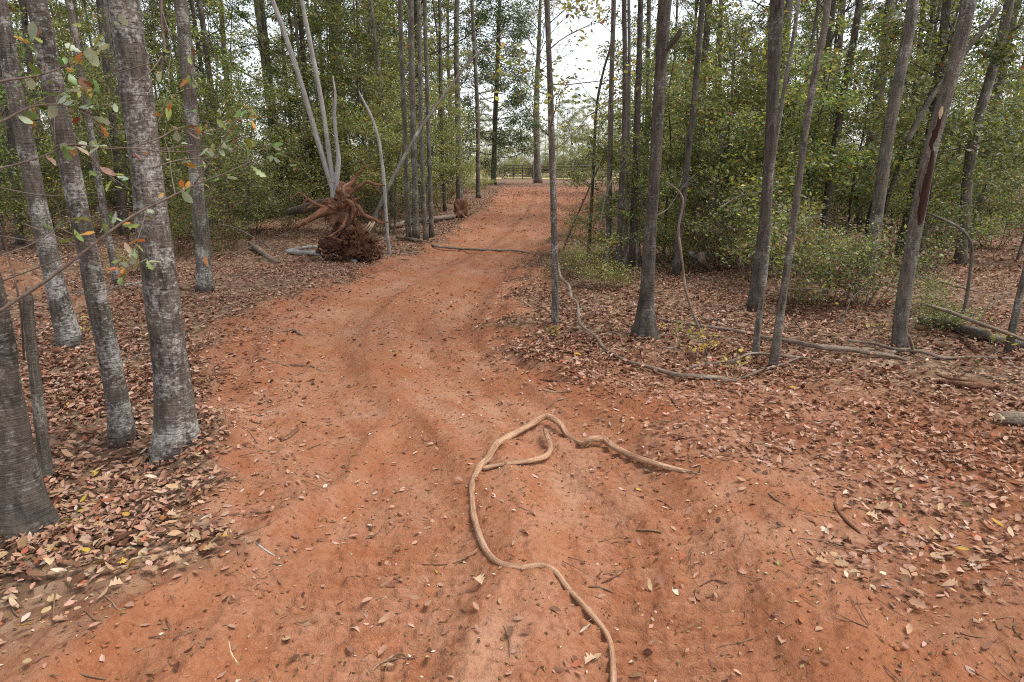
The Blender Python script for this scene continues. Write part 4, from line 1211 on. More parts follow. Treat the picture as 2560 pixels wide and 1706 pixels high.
# ------------------------------------------------------------------ fallen logs, branches and roots on the ground
def ground_log(name, pts, w, mat, label, cat, lift=None, sides=10, rough=.3, side_branches=(), n=None, cut=None, group=None):
    """pts in photo pixels on the ground; w widths in px; lift: extra height (m) per point"""
    P, R = [], []
    W = np.interp(np.arange(len(pts)), np.linspace(0, len(pts) - 1, len(w)), w)
    for i, (u, v) in enumerate(pts):
        g = ground_at(u, v)
        dep = g[1] * CP - (g[2] - CAM_H) * SP
        r = W[i] / FPX * dep / 2
        if lift is not None and lift[i] > 0:
            d = ray(u, v); z = g[2] + lift[i]; t = (CAM_H - z) / -d[2]
            g = np.array([d[0] * t, d[1] * t, z])
        P.append(g + np.array([0, 0, r * .35])); R.append(r)
    simple = not side_branches and not cut
    if simple:
        b = P[0]
        o = MB().add(**tube(P, R, sides=sides, rough=rough, seed=len(label), n=n)).build(name, M[mat], origin=b)
        return tag(o, label, cat, group)
    e = empty(name, P[0], label, cat, group)
    MB().add(**tube(P, R, sides=sides, rough=rough, seed=len(label), n=n, tip=not cut)).build('main_stem', M[mat], e)
    for pts2, w2, l2 in side_branches:
        P2, R2_ = [], []
        for i, (u, v) in enumerate(pts2):
            g = ground_at(u, v)
            r = w2[i] / FPX * (g[1] * CP - (g[2] - CAM_H) * SP) / 2
            if l2 and l2[i] > 0:
                d = ray(u, v); z = g[2] + l2[i]; t = (CAM_H - z) / -d[2]
                g = np.array([d[0] * t, d[1] * t, z])
            P2.append(g + np.array([0, 0, r * .6])); R2_.append(r)
        MB().add(**tube(P2, R2_, sides=8, rough=rough, seed=3)).build('side_branch', M[mat], e)
    if cut:
        i = 0 if cut == 'start' else -1
        T = unit(P[0] - P[1]) if i == 0 else unit(P[-1] - P[-2])
        MB().add(**tube([P[i] - T * R[i] * .3, P[i] + T * .012], [R[i] * .97, R[i] * .93], sides=14, n=3, tip=False)).build('cut_face', M['wood'], e)
    return e

D = lambda x, y: (x * 1.088, y * 1.088)
ground_log('long_root', [D(*p) for p in [(1409, 1620), (1408, 1568), (1404, 1500), (1388, 1450), (1345, 1400), (1303, 1352), (1275, 1315), (1245, 1301), (1195, 1306), (1150, 1297), (1117, 1265), (1098, 1220), (1086, 1170), (1085, 1115), (1100, 1080), (1122, 1055), (1140, 1025), (1180, 1002), (1220, 979), (1256, 960), (1284, 975), (1300, 1000), (1320, 1014), (1340, 1022), (1355, 1012), (1385, 1012), (1410, 1030), (1450, 1050), (1500, 1068), (1550, 1080), (1585, 1086), (1612, 1092)]],
           [15, 15, 15, 16, 16, 16, 15, 15, 15, 16, 16, 16, 16, 16, 17, 18, 18, 17, 16, 15, 15, 14, 12, 13, 15, 16, 16, 16, 15, 13, 9, 4], 'root_pale',
           'long tan root snaking across the middle of the red track', 'root', lift=[0, 0, 0, 0, .005, .008, .004, 0, 0, 0, .004, .004, 0, 0, .01, .015, .02, .03, .04, .05, .04, .02, .01, .01, .04, .05, .04, .03, .02, .005, 0, 0], n=260, rough=.38,
           side_branches=[([D(*p) for p in [(1108, 1080), (1140, 1072), (1185, 1067), (1230, 1060), (1257, 1050), (1266, 1030), (1260, 1010), (1253, 990)]], [12, 12, 13, 14, 14, 14, 13, 10], [.01, .01, .01, .015, .02, .03, .035, .04]),
                          ([D(*p) for p in [(1300, 1000), (1320, 1022), (1342, 1026), (1360, 1022)]], [8, 8, 7, 3], [.01, 0, 0, 0]),
                          ([D(*p) for p in [(1100, 1260), (1080, 1278), (1040, 1292), (985, 1308)]], [4, 4, 3, 2], None)])
ground_log('curved_branch', [R7(*p) for p in [(283, 260), (300, 330), (350, 385), (362, 450), (400, 490), (410, 590), (440, 640), (510, 690), (560, 760), (650, 820), (740, 855), (850, 885), (950, 915), (1050, 935), (1200, 945), (1300, 955), (1390, 968)]], [4, 5, 6, 6, 6, 7, 7, 7, 8, 8, 9, 9, 10, 11, 12, 12, 8], 'dead',
           'long curved grey branch lying between the lone sapling and the flaring tree', 'branch', lift=[.35, .3, .22, .15, .12, .08, .06, .05, .03, .02, .02, .02, .02, .02, .02, .01, 0], n=90)
ground_log('pale_pole', [R7(890, 585), R7(1100, 620), R7(1300, 650), R7(1480, 680), R8(0, 705), R8(150, 725), R8(300, 755), R8(500, 775), R8(620, 795), R8(750, 815), R8(860, 842)], [7, 8, 9, 10, 10, 11, 12, 12, 12, 11, 8], 'dead',
           'long pale pole lying across the leaves behind the thin right stems', 'fallen pole', lift=[.02, .02, .04, .05, .06, .06, .06, .05, .04, .02, 0], n=70)
ground_log('brown_branch', [R7(1040, 905), R7(1150, 870), R7(1350, 840), R7(1450, 800), R8(0, 800), R8(150, 815), R8(330, 832)], [9, 8, 6, 6, 6, 5, 3], 'dead', 'thin brown branch crossing the feet of the right stems', 'branch', lift=[0, .02, .03, .05, .05, .04, .01], n=40)
ground_log('thin_branch', [R7(1240, 985), R7(1330, 960), R7(1440, 935), R8(0, 888), R8(90, 862), R8(190, 820)], [5, 7, 7, 7, 6, 4], 'dead', 'tan branch slanting up behind the right leaf bank', 'branch', lift=[0, .01, .01, .02, .03, .04], n=40)
ground_log('grey_pole', [R8(490, 718), R8(640, 735), R8(780, 770), R8(950, 790), R8(1080, 825), R8(1250, 820), R8(1450, 830), R8(1660, 838)], [6, 7, 8, 8, 8, 9, 9, 9], 'dead', 'crooked tan pole at the foot of the split-bark tree', 'fallen pole', lift=[.05, .05, .06, .05, .02, .02, .03, .03], n=60,
           side_branches=[([R8(740, 805), R8(790, 785), R8(860, 780), R8(895, 800)], [9, 11, 11, 9], [.01, .03, .04, .01]), ([R8(895, 800), R8(880, 750), R8(862, 690)], [8, 7, 6], [.01, .12, .25])])
ground_log('red_root_log', [R8(975, 968), R8(1100, 975), R8(1180, 990), R8(1300, 1000), R8(1440, 1002)], [8, 13, 15, 16, 14], 'root', 'red-brown root log on the clay at the right', 'log', lift=[0, .01, .02, .03, .03], n=44, rough=.25,
           side_branches=[([R8(1030, 925), R8(1100, 950), R8(1240, 968), R8(1330, 982)], [5, 7, 8, 7], [.02, .03, .05, .04])])
ground_log('cut_log', [R8(1415, 1203), R8(1520, 1205), R8(1640, 1212), R8(1850, 1225)], [28, 34, 36, 38], 'dead', 'short pale barkless log cut off by the right edge of the photo', 'log', n=40, sides=16, cut='start', lift=[.02, .03, .03, .03])
ground_log('fallen_log', [R8(930, 590), R8(1120, 632), R8(1250, 680), R8(1400, 720), R8(1560, 745), R8(1700, 770)], [20, 24, 26, 24, 24, 24], 'bark_mid', 'thick grey fallen log with a sawn limb, near the right edge', 'log', n=50, sides=14, lift=[.02, .02, .02, .02, .02, .02],
           side_branches=[([R8(1200, 660), R8(1270, 672), R8(1335, 692)], [22, 21, 19], [.05, .10, .12])])
ground_log('white_branch', [R8(940, 490), R8(1100, 540), R8(1280, 610), R8(1400, 650), R8(1560, 712), R8(1700, 760)], [6, 8, 9, 9, 9, 9], 'dead', 'pale branch slanting down behind the fallen log at the right', 'branch', lift=[.3, .25, .25, .22, .15, .1], n=50)
ground_log('white_branch', [R8(890, 325), R8(960, 335), R8(1100, 370), R8(1200, 395), R8(1300, 420)], [6, 6, 6, 5, 4], 'dead', 'short white branch right of the split-bark tree, above the fallen log', 'branch', lift=[.3, .3, .25, .2, .1], n=30)
ground_log('white_branch', [R8(60, 405), R8(180, 402), R8(290, 402), R8(390, 412), R8(480, 418)], [4, 5, 5, 5, 3], 'dead', 'thin white dead branch in the brush right of the smooth leaning stem', 'branch', lift=[.25, .25, .25, .22, .2], n=30)
ground_log('curved_log', [R7(1160, 190), R7(1165, 230), R7(1190, 265), R7(1220, 280)], [13, 15, 15, 14], 'dead', 'curved brown log end poking out of the bush right of the flaring tree', 'log', lift=[.3, .2, .1, .02], n=24)
ground_log('straight_log', [R7(1095, 180), R7(1130, 215), R7(1170, 265)], [9, 10, 10], 'bark_white', 'straight pale log end leaning beside the curved brown log', 'log', lift=[.3, .18, .02], n=20)
ground_log('straight_log', [R7(1080, 245), R7(1130, 265), R7(1200, 292)], [8, 9, 9], 'dead', 'low brown log end left of the curved brown log', 'log', n=20)
ground_log('grey_log', [R6(190, 178), R6(260, 182), R6(350, 188), R6(450, 195), R6(545, 202), R6(610, 238)], [13, 14, 14, 13, 13, 12], 'bark_white', 'pale grey log lying in front of the root plate', 'log', lift=[.02, .02, .02, .02, .02, 0], n=44, side_branches=[([R6(200, 162), R6(280, 155), R6(330, 147), R6(385, 148)], [6, 8, 9, 7], [.03, .03, .04, .02])])
ground_log('brown_log', [R6(-30, 132), R6(10, 160), R6(60, 195), R6(125, 242)], [12, 13, 14, 14], 'dead', 'brown log pointing at the track left of the pale grey log', 'log', lift=[.06, .05, .03, 0], n=24)
ground_log('grey_stick', [R6(0, 85), R6(40, 115), R6(80, 145), R6(120, 170)], [5, 6, 6, 5], 'dead', 'thin grey stick lying above the brown log on the left', 'branch', n=20)
ground_log('crossing_pole', [R6(865, 82), R6(950, 95), R6(1050, 115), R6(1100, 138), R6(1250, 155), R6(1400, 161), R6(1568, 165), R7(110, 180), R7(235, 188)], [7, 7, 7, 7, 6, 6, 5, 4, 3], 'dead', 'long thin pole lying straight across the track at the bend', 'fallen pole', lift=[.03] * 9, n=70)
ground_log('mossy_log', [(975, 570), (1028, 557), (1080, 550), (1135, 544)], [13, 14, 13, 11], 'dead', 'pale fallen log behind the clump of slim stems', 'log', lift=[.05, .05, .05, .05], n=30)
ground_log('bank_log', [R5(440, 440), R5(560, 425), R5(690, 400), R5(800, 380), R5(890, 365)], [10, 11, 11, 10, 9], 'bark_pale', 'lichen-grey log lying behind the leaning left trunks', 'log', n=30)
ground_log('upper_branch', [R2(-120, 1090), R2(-60, 1105), R2(0, 1140), R2(60, 1165)], [7, 8, 8, 6], 'bark_white', 'grey branch end sticking out of the left brush pile', 'branch', lift=[.8, .7, .6, .5], n=24)
# strips of bark and torn roots at the right edge of the bend
for i, (pts, w, mt, lab) in enumerate([
    ([R7(210, 635), R7(270, 640), R7(340, 645)], [9, 11, 8], 'root', 'torn root piece at the foot of the lone sapling'),
    ([R7(110, 770), R7(190, 735), R7(300, 700), R7(440, 665)], [6, 8, 8, 5], 'root', 'brown root slanting below the lone sapling'),
    ([R7(330, 690), R7(390, 695), R7(440, 690)], [8, 9, 6], 'root', 'short root chunk right of the torn root piece'),
    ([R7(250, 770), R7(330, 790), R7(420, 800), R7(490, 798)], [7, 9, 9, 5], 'root', 'splintered root lying along the leaf bank'),
    ([R7(170, 955), R7(260, 965), R7(340, 975), R7(400, 985)], [4, 6, 8, 6], 'root', 'dark bark strip at the right edge of the clay'),
    ([R7(180, 1050), R7(260, 1035), R7(370, 1025)], [5, 6, 3], 'twig', 'thin dark twig below the bark strip'),
    ([R7(210, 1115), R7(270, 1090), R7(340, 1068)], [4, 5, 3], 'twig', 'short twig pointing at the long root'),
    ([R7(190, 600), R7(250, 625), R7(330, 628), R7(400, 600), R7(465, 575)], [4, 5, 6, 5, 4], 'twig', 'curved dark twig around the foot of the lone sapling'),
    ([R7(340, 528), R7(430, 522), R7(520, 515), R7(600, 508)], [4, 5, 5, 4], 'bark_white', 'pale stick lying left of the flaring tree'),
    ([R7(480, 545), R7(580, 535), R7(680, 548), R7(745, 552)], [3, 3, 3, 2], 'bark_white', 'thin pale twig reaching the flaring tree'),
    ([R7(900, 755), R7(1010, 765), R7(1190, 745)], [4, 4, 3], 'bark_white', 'thin pale twig in front of the flaring tree'),
    ([R7(1090, 570), R7(1170, 575), R7(1270, 595), R7(1350, 630)], [4, 5, 5, 3], 'bark_white', 'pale bent stick beyond the long pale pole'),
    ([R7(970, 1065), R7(990, 1090), R7(1020, 1130)], [7, 9, 6], 'root', 'stubby red root end on the clay below the curved branch'),
    ([R7(1160, 1210), R7(1200, 1240), R7(1250, 1278)], [5, 6, 4], 'root', 'short red twig right of the long root'),
    ([R7(970, 1330), R7(1060, 1312), R7(1150, 1308)], [4, 5, 3], 'root', 'thin red root strip above the long root tail'),
    ([R6(45, 820), R6(110, 848), R6(180, 865), R6(290, 868), R6(350, 882), R6(400, 902)], [5, 6, 6, 6, 5, 3], 'dead', 'curved brown stick on the left side of the track'),
    ([R6(150, 1335), R6(190, 1315), R6(225, 1290), R6(255, 1262)], [7, 12, 12, 7], 'root', 'stubby clay-covered root piece on the left of the track'),
    ([R6(165, 665), R6(225, 650), R6(270, 680), R6(310, 690)], [6, 9, 8, 5], 'dead', 'knotted stick on the left clay above the curved stick'),
    ([R6(10, 632), R6(70, 640), R6(135, 665)], [4, 5, 3], 'dead', 'thin stick left of the knotted stick'),
    ([R6(820, 1245), R6(890, 1210), R6(955, 1180)], [2, 3, 2], 'twig', 'straight fine twig in the middle of the track'),
    ([R6(1140, 685), R6(1180, 695), R6(1225, 705)], [4, 6, 4], 'root', 'small bark chip on the far clay'),
    ([R6(680, 330), R6(735, 325)], [5, 4], 'dead', 'short stick at the left edge of the far clay'),
    ([R6(870, 225), R6(945, 222)], [4, 4], 'dead', 'short dark stick near the crossing pole'),
    ([R5(1110, 905), R5(1180, 885), R5(1250, 865)], [3, 5, 3], 'root', 'short red root right of the thick pale trunk'),
    ([R5(1230, 940), R5(1300, 930), R5(1370, 915), R5(1420, 925)], [4, 7, 8, 4], 'root', 'clay-stained root bump right of the thick pale trunk'),
    ([R5(310, 915), R5(400, 930), R5(500, 932), R5(620, 925)], [4, 5, 5, 4], 'bark_white', 'pale stick on the leaves behind the slimmer leaning tree'),
    ([R5(250, 1065), R5(360, 1052), R5(480, 1040), R5(620, 1030)], [5, 5, 5, 4], 'dead', 'grey stick on the leaves left of the slimmer leaning tree'),
    ([R5(765, 1015), R5(830, 990), R5(890, 985), R5(955, 988)], [6, 7, 7, 5], 'dead', 'dark stick between the slimmer tree and the thick pale trunk'),
    ([R5(740, 855), R5(800, 820), R5(890, 798), R5(930, 795)], [3, 3, 3, 2], 'bark_white', 'thin pale twig behind the thick pale trunk'),
    ([R5(700, 660), R5(770, 650), R5(870, 625)], [3, 4, 4], 'dead', 'thin twig near the spoil mound behind the leaning trees'),
    ([R5(1440, 290), R5(1490, 330), R5(1530, 385)], [4, 6, 5], 'root', 'stick standing out of the leaves right of the scraped tree'),
]):
    ground_log('fallen_stick', pts, w, 'stick' if mt in ('dead', 'twig') else mt, lab, 'stick', sides=7, rough=.35)
X1 = lambda x, y: (x * .408, 1066 + y * .408)
X2 = lambda x, y: (640 + x * .408, 1066 + y * .408)
X3 = lambda x, y: (1280 + x * .408, 1066 + y * .408)
X4 = lambda x, y: (1920 + x * .408, 1066 + y * .408)
for i, (pts, w, mt, lab) in enumerate([
    ([X1(210, 850), X1(320, 740), X1(420, 670), X1(600, 640), X1(860, 615)], [4, 5, 5, 5, 3], 'dead', 'long thin twig at the foot of the thick dark trunk'),
    ([X1(600, 1010), X1(680, 1070), X1(740, 1125), X1(900, 1165)], [3, 4, 3, 2], 'twig', 'fine twig on the near left bank'),
    ([X1(50, 1010), X1(100, 1060), X1(150, 1115)], [4, 4, 3], 'dead', 'short pale twig near the bottom left corner'),
    ([X1(1060, 1315), X1(1130, 1280), X1(1200, 1245)], [4, 5, 3], 'twig', 'dark stick on the near left clay'),
    ([X1(1400, 1320), X1(1420, 1400), X1(1470, 1470)], [3, 5, 3], 'wood', 'pale split stick near the bottom of the track'),
    ([X2(0, 730), X2(60, 770), X2(115, 795)], [4, 5, 3], 'bark_white', 'grey twig on the left rut'),
    ([X2(1020, 880), X2(1160, 850), X2(1290, 820), X2(1390, 750)], [3, 4, 4, 3], 'root', 'thin side root left of the long root'),
    ([X2(680, 1535), X2(760, 1470), X2(870, 1425), X2(1000, 1418)], [4, 5, 4, 3], 'dead', 'curved twig at the bottom of the track'),
    ([X2(1440, 1140), X2(1520, 1230), X2(1555, 1340), X2(1555, 1450)], [2, 3, 3, 2], 'dead', 'fine bent twig left of the root end'),
    ([X3(550, 960), X3(620, 930), X3(690, 895)], [4, 6, 5], 'root', 'brown stick piece right of the long root'),
    ([X3(470, 985), X3(540, 990), X3(625, 1000)], [4, 5, 3], 'dead', 'flat splinter below the brown stick piece'),
    ([X3(760, 640), X3(850, 655), X3(930, 660)], [4, 6, 5], 'dead', 'bark sliver on the right half of the track'),
    ([X3(1150, 985), X3(1230, 968), X3(1320, 965)], [3, 4, 2], 'root', 'thin red twig on the right clay'),
    ([X3(890, 470), X3(940, 500), X3(1000, 522)], [3, 5, 3], 'root', 'small red root near the tail of the long root'),
    ([X3(20, 480), X3(90, 515), X3(200, 522)], [2, 3, 3], 'dead', 'arched twig inside the loop of the long root'),
    ([X3(250, 155), X3(330, 150), X3(380, 190), X3(430, 235)], [3, 5, 5, 3], 'root', 'forked root scrap inside the root loop'),
    ([X4(405, 425), X4(410, 480), X4(450, 550), X4(540, 635), X4(640, 705), X4(745, 780)], [4, 7, 8, 8, 8, 6], 'root', 'smooth red stick slanting down on the right clay'),
    ([X4(1020, 685), X4(1080, 610), X4(1140, 550), X4(1190, 520)], [6, 8, 7, 4], 'root', 'forked root scrap among leaves on the right'),
    ([X4(1200, 610), X4(1290, 660), X4(1350, 730), X4(1390, 790)], [5, 8, 9, 6], 'root', 'tan root piece right of the forked scrap'),
    ([X4(740, 590), X4(830, 630), X4(960, 680), X4(1150, 720), X4(1350, 800), X4(1560, 815)], [4, 4, 4, 5, 5, 5], 'dead', 'long thin branch lying along the right leaves'),
    ([X4(1050, 155), X4(1140, 155), X4(1220, 130), X4(1290, 90)], [5, 8, 7, 4], 'root', 'dark root lump on the right slope'),
    ([X4(0, 420), X4(80, 470), X4(200, 510), X4(370, 555)], [4, 4, 4, 3], 'dead', 'thin twig left of the smooth red stick'),
    ([X4(270, 1220), X4(390, 1185), X4(490, 1160)], [3, 4, 2], 'dead', 'fine twig on the near right clay'),
    ([X4(1510, 1180), X4(1510, 1250), X4(1560, 1310)], [4, 6, 5], 'root', 'tan stick at the lower right edge'),
]):
    ground_log('fallen_stick', pts, w, 'stick' if mt in ('dead', 'twig') else mt, lab, 'stick', sides=7, rough=.35)

# thin bare dead branches caught in the brush
for i, (pts, Y, lab) in enumerate([
    ([(1990, 560), (2030, 545), (2085, 560), (2140, 600)], 7.4, 'thin pale dead branch arching through the brush left of the clean grey trunk'),
    ([(1640, 540), (1672, 520), (1705, 470), (1745, 430)], 8.6, 'bare forked twig right of the flaring tree at mid height'),
    ([(1800, 520), (1850, 490), (1905, 478), (1960, 455)], 8.0, 'pale dead branch crossing left of the thick brush trunk'),
    ([(1500, 560), (1512, 500), (1535, 440), (1570, 395)], 9.0, 'bare whip in front of the roadside group of stems'),
    ([(2080, 830), (2110, 790), (2135, 740), (2200, 700), (2260, 690)], 6.4, 'curved bare branch in the tangled brush left of the split-bark tree'),
    ([(2430, 840), (2460, 780), (2510, 740), (2570, 725)], 6.6, 'thin bare branch above the fallen log at the right edge'),
    ([(1985, 800), (2020, 845), (2075, 880), (2130, 905)], 5.9, 'pale twig hanging in front of the low scrub on the right'),
    ([(590, 640), (640, 610), (700, 590), (760, 560)], 11.0, 'bare twig lying over the left brush pile'),
    ([(545, 560), (600, 575), (660, 610), (700, 640)], 10.5, 'pale twig drooping over the brush right of the scraped tree'),
    ([(1010, 560), (1050, 500), (1090, 470), (1140, 440)], 15.0, 'bare slanting branch between the clump and the hollow stump'),
]):
    e = empty('dead_branch', at(*pts[0], Y), lab, 'branch')
    P = [at(u, v, Y + .12 * k) for k, (u, v) in enumerate(pts)]
    MB().add(**tube(P, np.linspace(.009, .003, len(P)) * Y / 8, sides=6, n=28, rough=.3, seed=i)).build('main_stem', M['bark_mid'], e)
    for k in (1, 2):
        d = unit(P[k + 1] - P[k] if k + 1 < len(P) else P[k] - P[k - 1])
        q = P[k] + d * .25 + np.array([.05, 0, .22 if k % 2 else -.12])
        MB().add(**tube([P[k], (P[k] + q) / 2 + np.array([0, 0, .03]), q], np.array([.004, .003, .0015]) * Y / 8, sides=5, n=10)).build('side_twig', M['bark_mid'], e)

# ------------------------------------------------------------------ fallen leaves
L_TAN, L_BRN, L_PINK, L_PALE, L_DK = (0.355, 0.23, 0.13), (0.21, 0.122, 0.064), (0.42, 0.295, 0.19), (0.50, 0.41, 0.30), (0.095, 0.053, 0.027)
PAL_L = ([L_TAN, L_BRN, L_PINK, L_PALE, L_DK, (0.34, 0.15, 0.06), (0.45, 0.33, 0.06), (0.20, 0.24, 0.08)], [7, 5, 2.6, .35, 1.2, .4, .03, .03])

def litter_density(x, y):
    r = np.hypot(x, y)
    c = clay_mask(x, y)
    base = np.where(r < 6, 2300, np.where(r < 12, 850, np.where(r < 20, 240, np.where(r < 34, 90, 24))))
    patch = fbm2(x * .9, y * .9, 71, 3)
    l_, r_ = edges(y)
    road = np.where(r < 5, 95, np.where(r < 9, 75, 26)) * np.clip(.25 + 3.0 * (fbm2(x * 1.1, y * 1.1, 72, 3) - .3), .25, 2.6)
    road = road + 60 * np.exp(-((c - .5) / .3) ** 2) + np.clip((13 - y) / 4, 0, 1) * np.clip((y - 3) / 1, 0, 1) * (260 * np.exp(-((x - l_) / .55) ** 2) + 160 * np.exp(-((x - r_) / .4) ** 2))
    f = base * np.clip(.45 + 1.5 * (patch - .3), .3, 1.15)
    # thinner cover on the clay shoulder at the near right and near left
    sh = np.clip((6.0 - r) / 2.0, 0, 1) * np.clip((x + .2) / .8, 0, 1)
    f = f * (1 - .62 * sh)
    sl = np.clip((2.9 - r) / .8, 0, 1) * np.clip(-x / .4, 0, 1)
    f = f * (1 - .4 * sl) * (1 - .86 * np.clip((2.45 - y) / .35, 0, 1))
    for (mx, my), mh, ms in MOUND:
        f = f * (1 - .75 * np.exp(-(((x - mx) / ms) ** 2 + ((y - my) / (ms * .8)) ** 2)))
    return f * (1 - c) + road * c

rng = np.random.default_rng(33)
PX, PY = [], []
for r0, r1, dm in ((1.55, 6, 2660), (6, 12, 980), (12, 20, 280), (20, 34, 105), (34, 58, 24)):
    area = (math.radians(94) / 2) * (r1 * r1 - r0 * r0)
    n = int(area * dm)
    r = np.sqrt(rng.uniform(r0 * r0, r1 * r1, n)); a = np.radians(rng.uniform(-47, 47, n))
    if r0 > 30: a = a * .3
    x, y = r * np.sin(a), r * np.cos(a)
    keep = rng.random(n) * dm < litter_density(x, y)
    PX.append(x[keep]); PY.append(y[keep])
PX, PY = np.concatenate(PX), np.concatenate(PY)
nL = len(PX)
rL = np.hypot(PX, PY)
cM = clay_mask(PX, PY)
PZ = hgt(PX, PY) + .004 + rng.random(nL) * np.where(cM > .5, .006, .03)
az = rng.uniform(0, 2 * PI, nL)
Dl = np.stack([np.cos(az), np.sin(az), rng.normal(0, .11, nL)], 1)
Ul = np.stack([rng.normal(0, .3, nL), rng.normal(0, .3, nL), np.ones(nL)], 1)
sz = np.clip(rng.normal(.040, .013, nL), .013, .075) * np.where(rL > 12, 1.35, 1.0) * np.where(rL > 20, 1.25, 1) * np.where(cM > .5, .85, 1)
colL = pick(*PAL_L, nL, rng, .22, .04)
Pl = np.stack([PX, PY, PZ], 1)
# those that show largest are leaves of their own
dep = PY * CP - (PZ - CAM_H) * SP
uu = 1280 + FPX * PX / dep
vv = 853 - FPX * (PY * SP + (PZ - CAM_H) * CP) / dep
inside = (uu > 0) & (uu < 2560) & (vv > 0) & (vv < 1700)
score = np.where(inside, sz / dep, 0)
top = np.argsort(-score)[:290]
rest = np.ones(nL, bool); rest[top] = False
LM = []
vr = np.random.default_rng(4)
for k in range(22):
    sh = 'lobed' if k % 7 == 3 else 'fine'
    V, T, C = leaves(np.zeros((1, 3)), np.array([[1., 0, 0]]), np.array([[0, 0, 1.]]), np.ones(1), pick(*PAL_L, 1, vr, .2, .04), width=.34 + .2 * vr.random() if sh == 'fine' else .7, fold=.7, curl=.35, shape=sh, rng=vr)
    C = C * (1 + .18 * (vr.random((len(C), 1)) - .5))
    LM.append(MB().add(V, None, T, C).mesh('leaf', M['litter'], smooth=True))

def place_leaf(me, p, d, u, size, parent, name='leaf'):
    d = unit(np.array(d, float)); s = unit(np.cross(u, d)); u2 = np.cross(d, s)
    o = bpy.data.objects.new(name, me)
    COL.objects.link(o)
    from mathutils import Matrix
    m = Matrix(((d[0], s[0], u2[0]), (d[1], s[1], u2[1]), (d[2], s[2], u2[2])))
    o.parent = parent
    o.rotation_euler = m.to_euler()
    o.location = tuple(np.asarray(p) - np.asarray(parent.location))
    o.scale = (size, size, size)
    return o
for i in top:
    place_leaf(LM[int(rng.integers(0, len(LM)))], Pl[i] + np.array([0, 0, .003]), Dl[i], Ul[i], sz[i], ground)
lit = MB()
near = rest & (rL < 9)
close = near & (rL < 4.6)
near = near & ~close
for msk, sh, w in ((close & (np.arange(nL) % 6 != 0), 'fine', .42), (close & (np.arange(nL) % 6 == 0), 'lobed', .66), (near & (np.arange(nL) % 6 != 0), 'oval', .42), (near & (np.arange(nL) % 6 == 0), 'lobed', .68), (rest & (rL >= 9), 'kite', .5)):
    V, T, C = leaves(Pl[msk], Dl[msk], Ul[msk], sz[msk], colL[msk], width=w, fold=.6, curl=.3, shape=sh, rng=rng)
    V[:, 2] = np.maximum(V[:, 2], hgt(V[:, 0], V[:, 1]) + .0015)
    lit.add(V, None, T, C)
tag(lit.build('fallen_leaves', M['litter'], smooth=True), 'brown and tan fallen leaves carpeting the forest floor and scattered over the clay', 'leaves', kind='stuff')

# needles, twig crumbs and bark chips too small to pick apart
crumbs = MB()
n = 2600
r = np.sqrt(rng.uniform(1.6 ** 2, 11 ** 2, n * 3)); a = np.radians(rng.uniform(-46, 46, n * 3))
x, y = r * np.sin(a), r * np.cos(a)
l, rr_ = edges(y)
wgt = np.exp(-((x - l) / .5) ** 2) + np.exp(-((x - rr_) / .6) ** 2) + .05
k = rng.random(n * 3) < wgt * .6
x, y = x[k][:n], y[k][:n]
z = hgt(x, y)
for i in range(len(x)):
    L = rng.uniform(.03, .20); aa = rng.uniform(0, 2 * PI)
    d = np.array([math.cos(aa), math.sin(aa), rng.normal(0, .12)]) * L
    p = np.array([x[i], y[i], z[i] + .006])
    crumbs.add(**tube([p, p + d * .5 + rng.normal(0, .008, 3) * np.array([1, 1, .3]), p + d], np.array([.0024, .002, .001]) * rng.uniform(.6, 1.6), sides=4, n=4))
tag(crumbs.build('twig_crumbs', M['stick']), 'fine broken twigs strewn along both edges of the track', 'twigs', kind='stuff')

# clods of clay
cl = MB()
n = 11000
r = np.sqrt(rng.uniform(1.6 ** 2, 9 ** 2, n * 3)); a = np.radians(rng.uniform(-46, 46, n * 3))
x, y = r * np.sin(a), r * np.cos(a)
l, rr_ = edges(y)
wgt = np.exp(-((x - l) / .35) ** 2) + np.exp(-((x - rr_) / .45) ** 2) + .3 * np.clip(3 * (fbm2(x * 1.5, y * 1.5, 91, 3) - .45), 0, 1)
for (mx, my), mh, ms in MOUND: wgt = wgt + .9 * np.exp(-(((x - mx) / ms) ** 2 + ((y - my) / ms) ** 2))
k = rng.random(n * 3) < wgt * .6
x, y = x[k][:n], y[k][:n]; z = hgt(x, y)
oc = np.array([[1, 0, 0], [0, 1, 0], [-1, 0, 0], [0, -1, 0], [0, 0, 1], [0, 0, -1], [.6, .6, .5], [-.6, -.5, .6]], float)
of = np.array([[0, 6, 4], [6, 1, 4], [1, 2, 4], [2, 7, 4], [7, 3, 4], [3, 0, 4], [0, 1, 6], [2, 3, 7], [1, 0, 5], [2, 1, 5], [3, 2, 5], [0, 3, 5]])
m = len(x)
s = (rng.random(m) ** 4 * .012 + .0025)
V = oc[None] * s[:, None, None] * rng.uniform(.55, 1.3, (m, 8, 1)) * np.array([1, 1, .7])
ca, sa = np.cos(rng.uniform(0, 6.28, m)), np.sin(rng.uniform(0, 6.28, m))
V = V + np.stack([x, y, z + s * .25], 1)[:, None, :]
cl.add(V.reshape(-1, 3), None, (np.arange(m)[:, None, None] * 8 + of[None]).reshape(-1, 3))
tag(cl.build('clay_clods', M['clod']), 'small crumbled clods of red clay along the track edges', 'clods', kind='stuff')

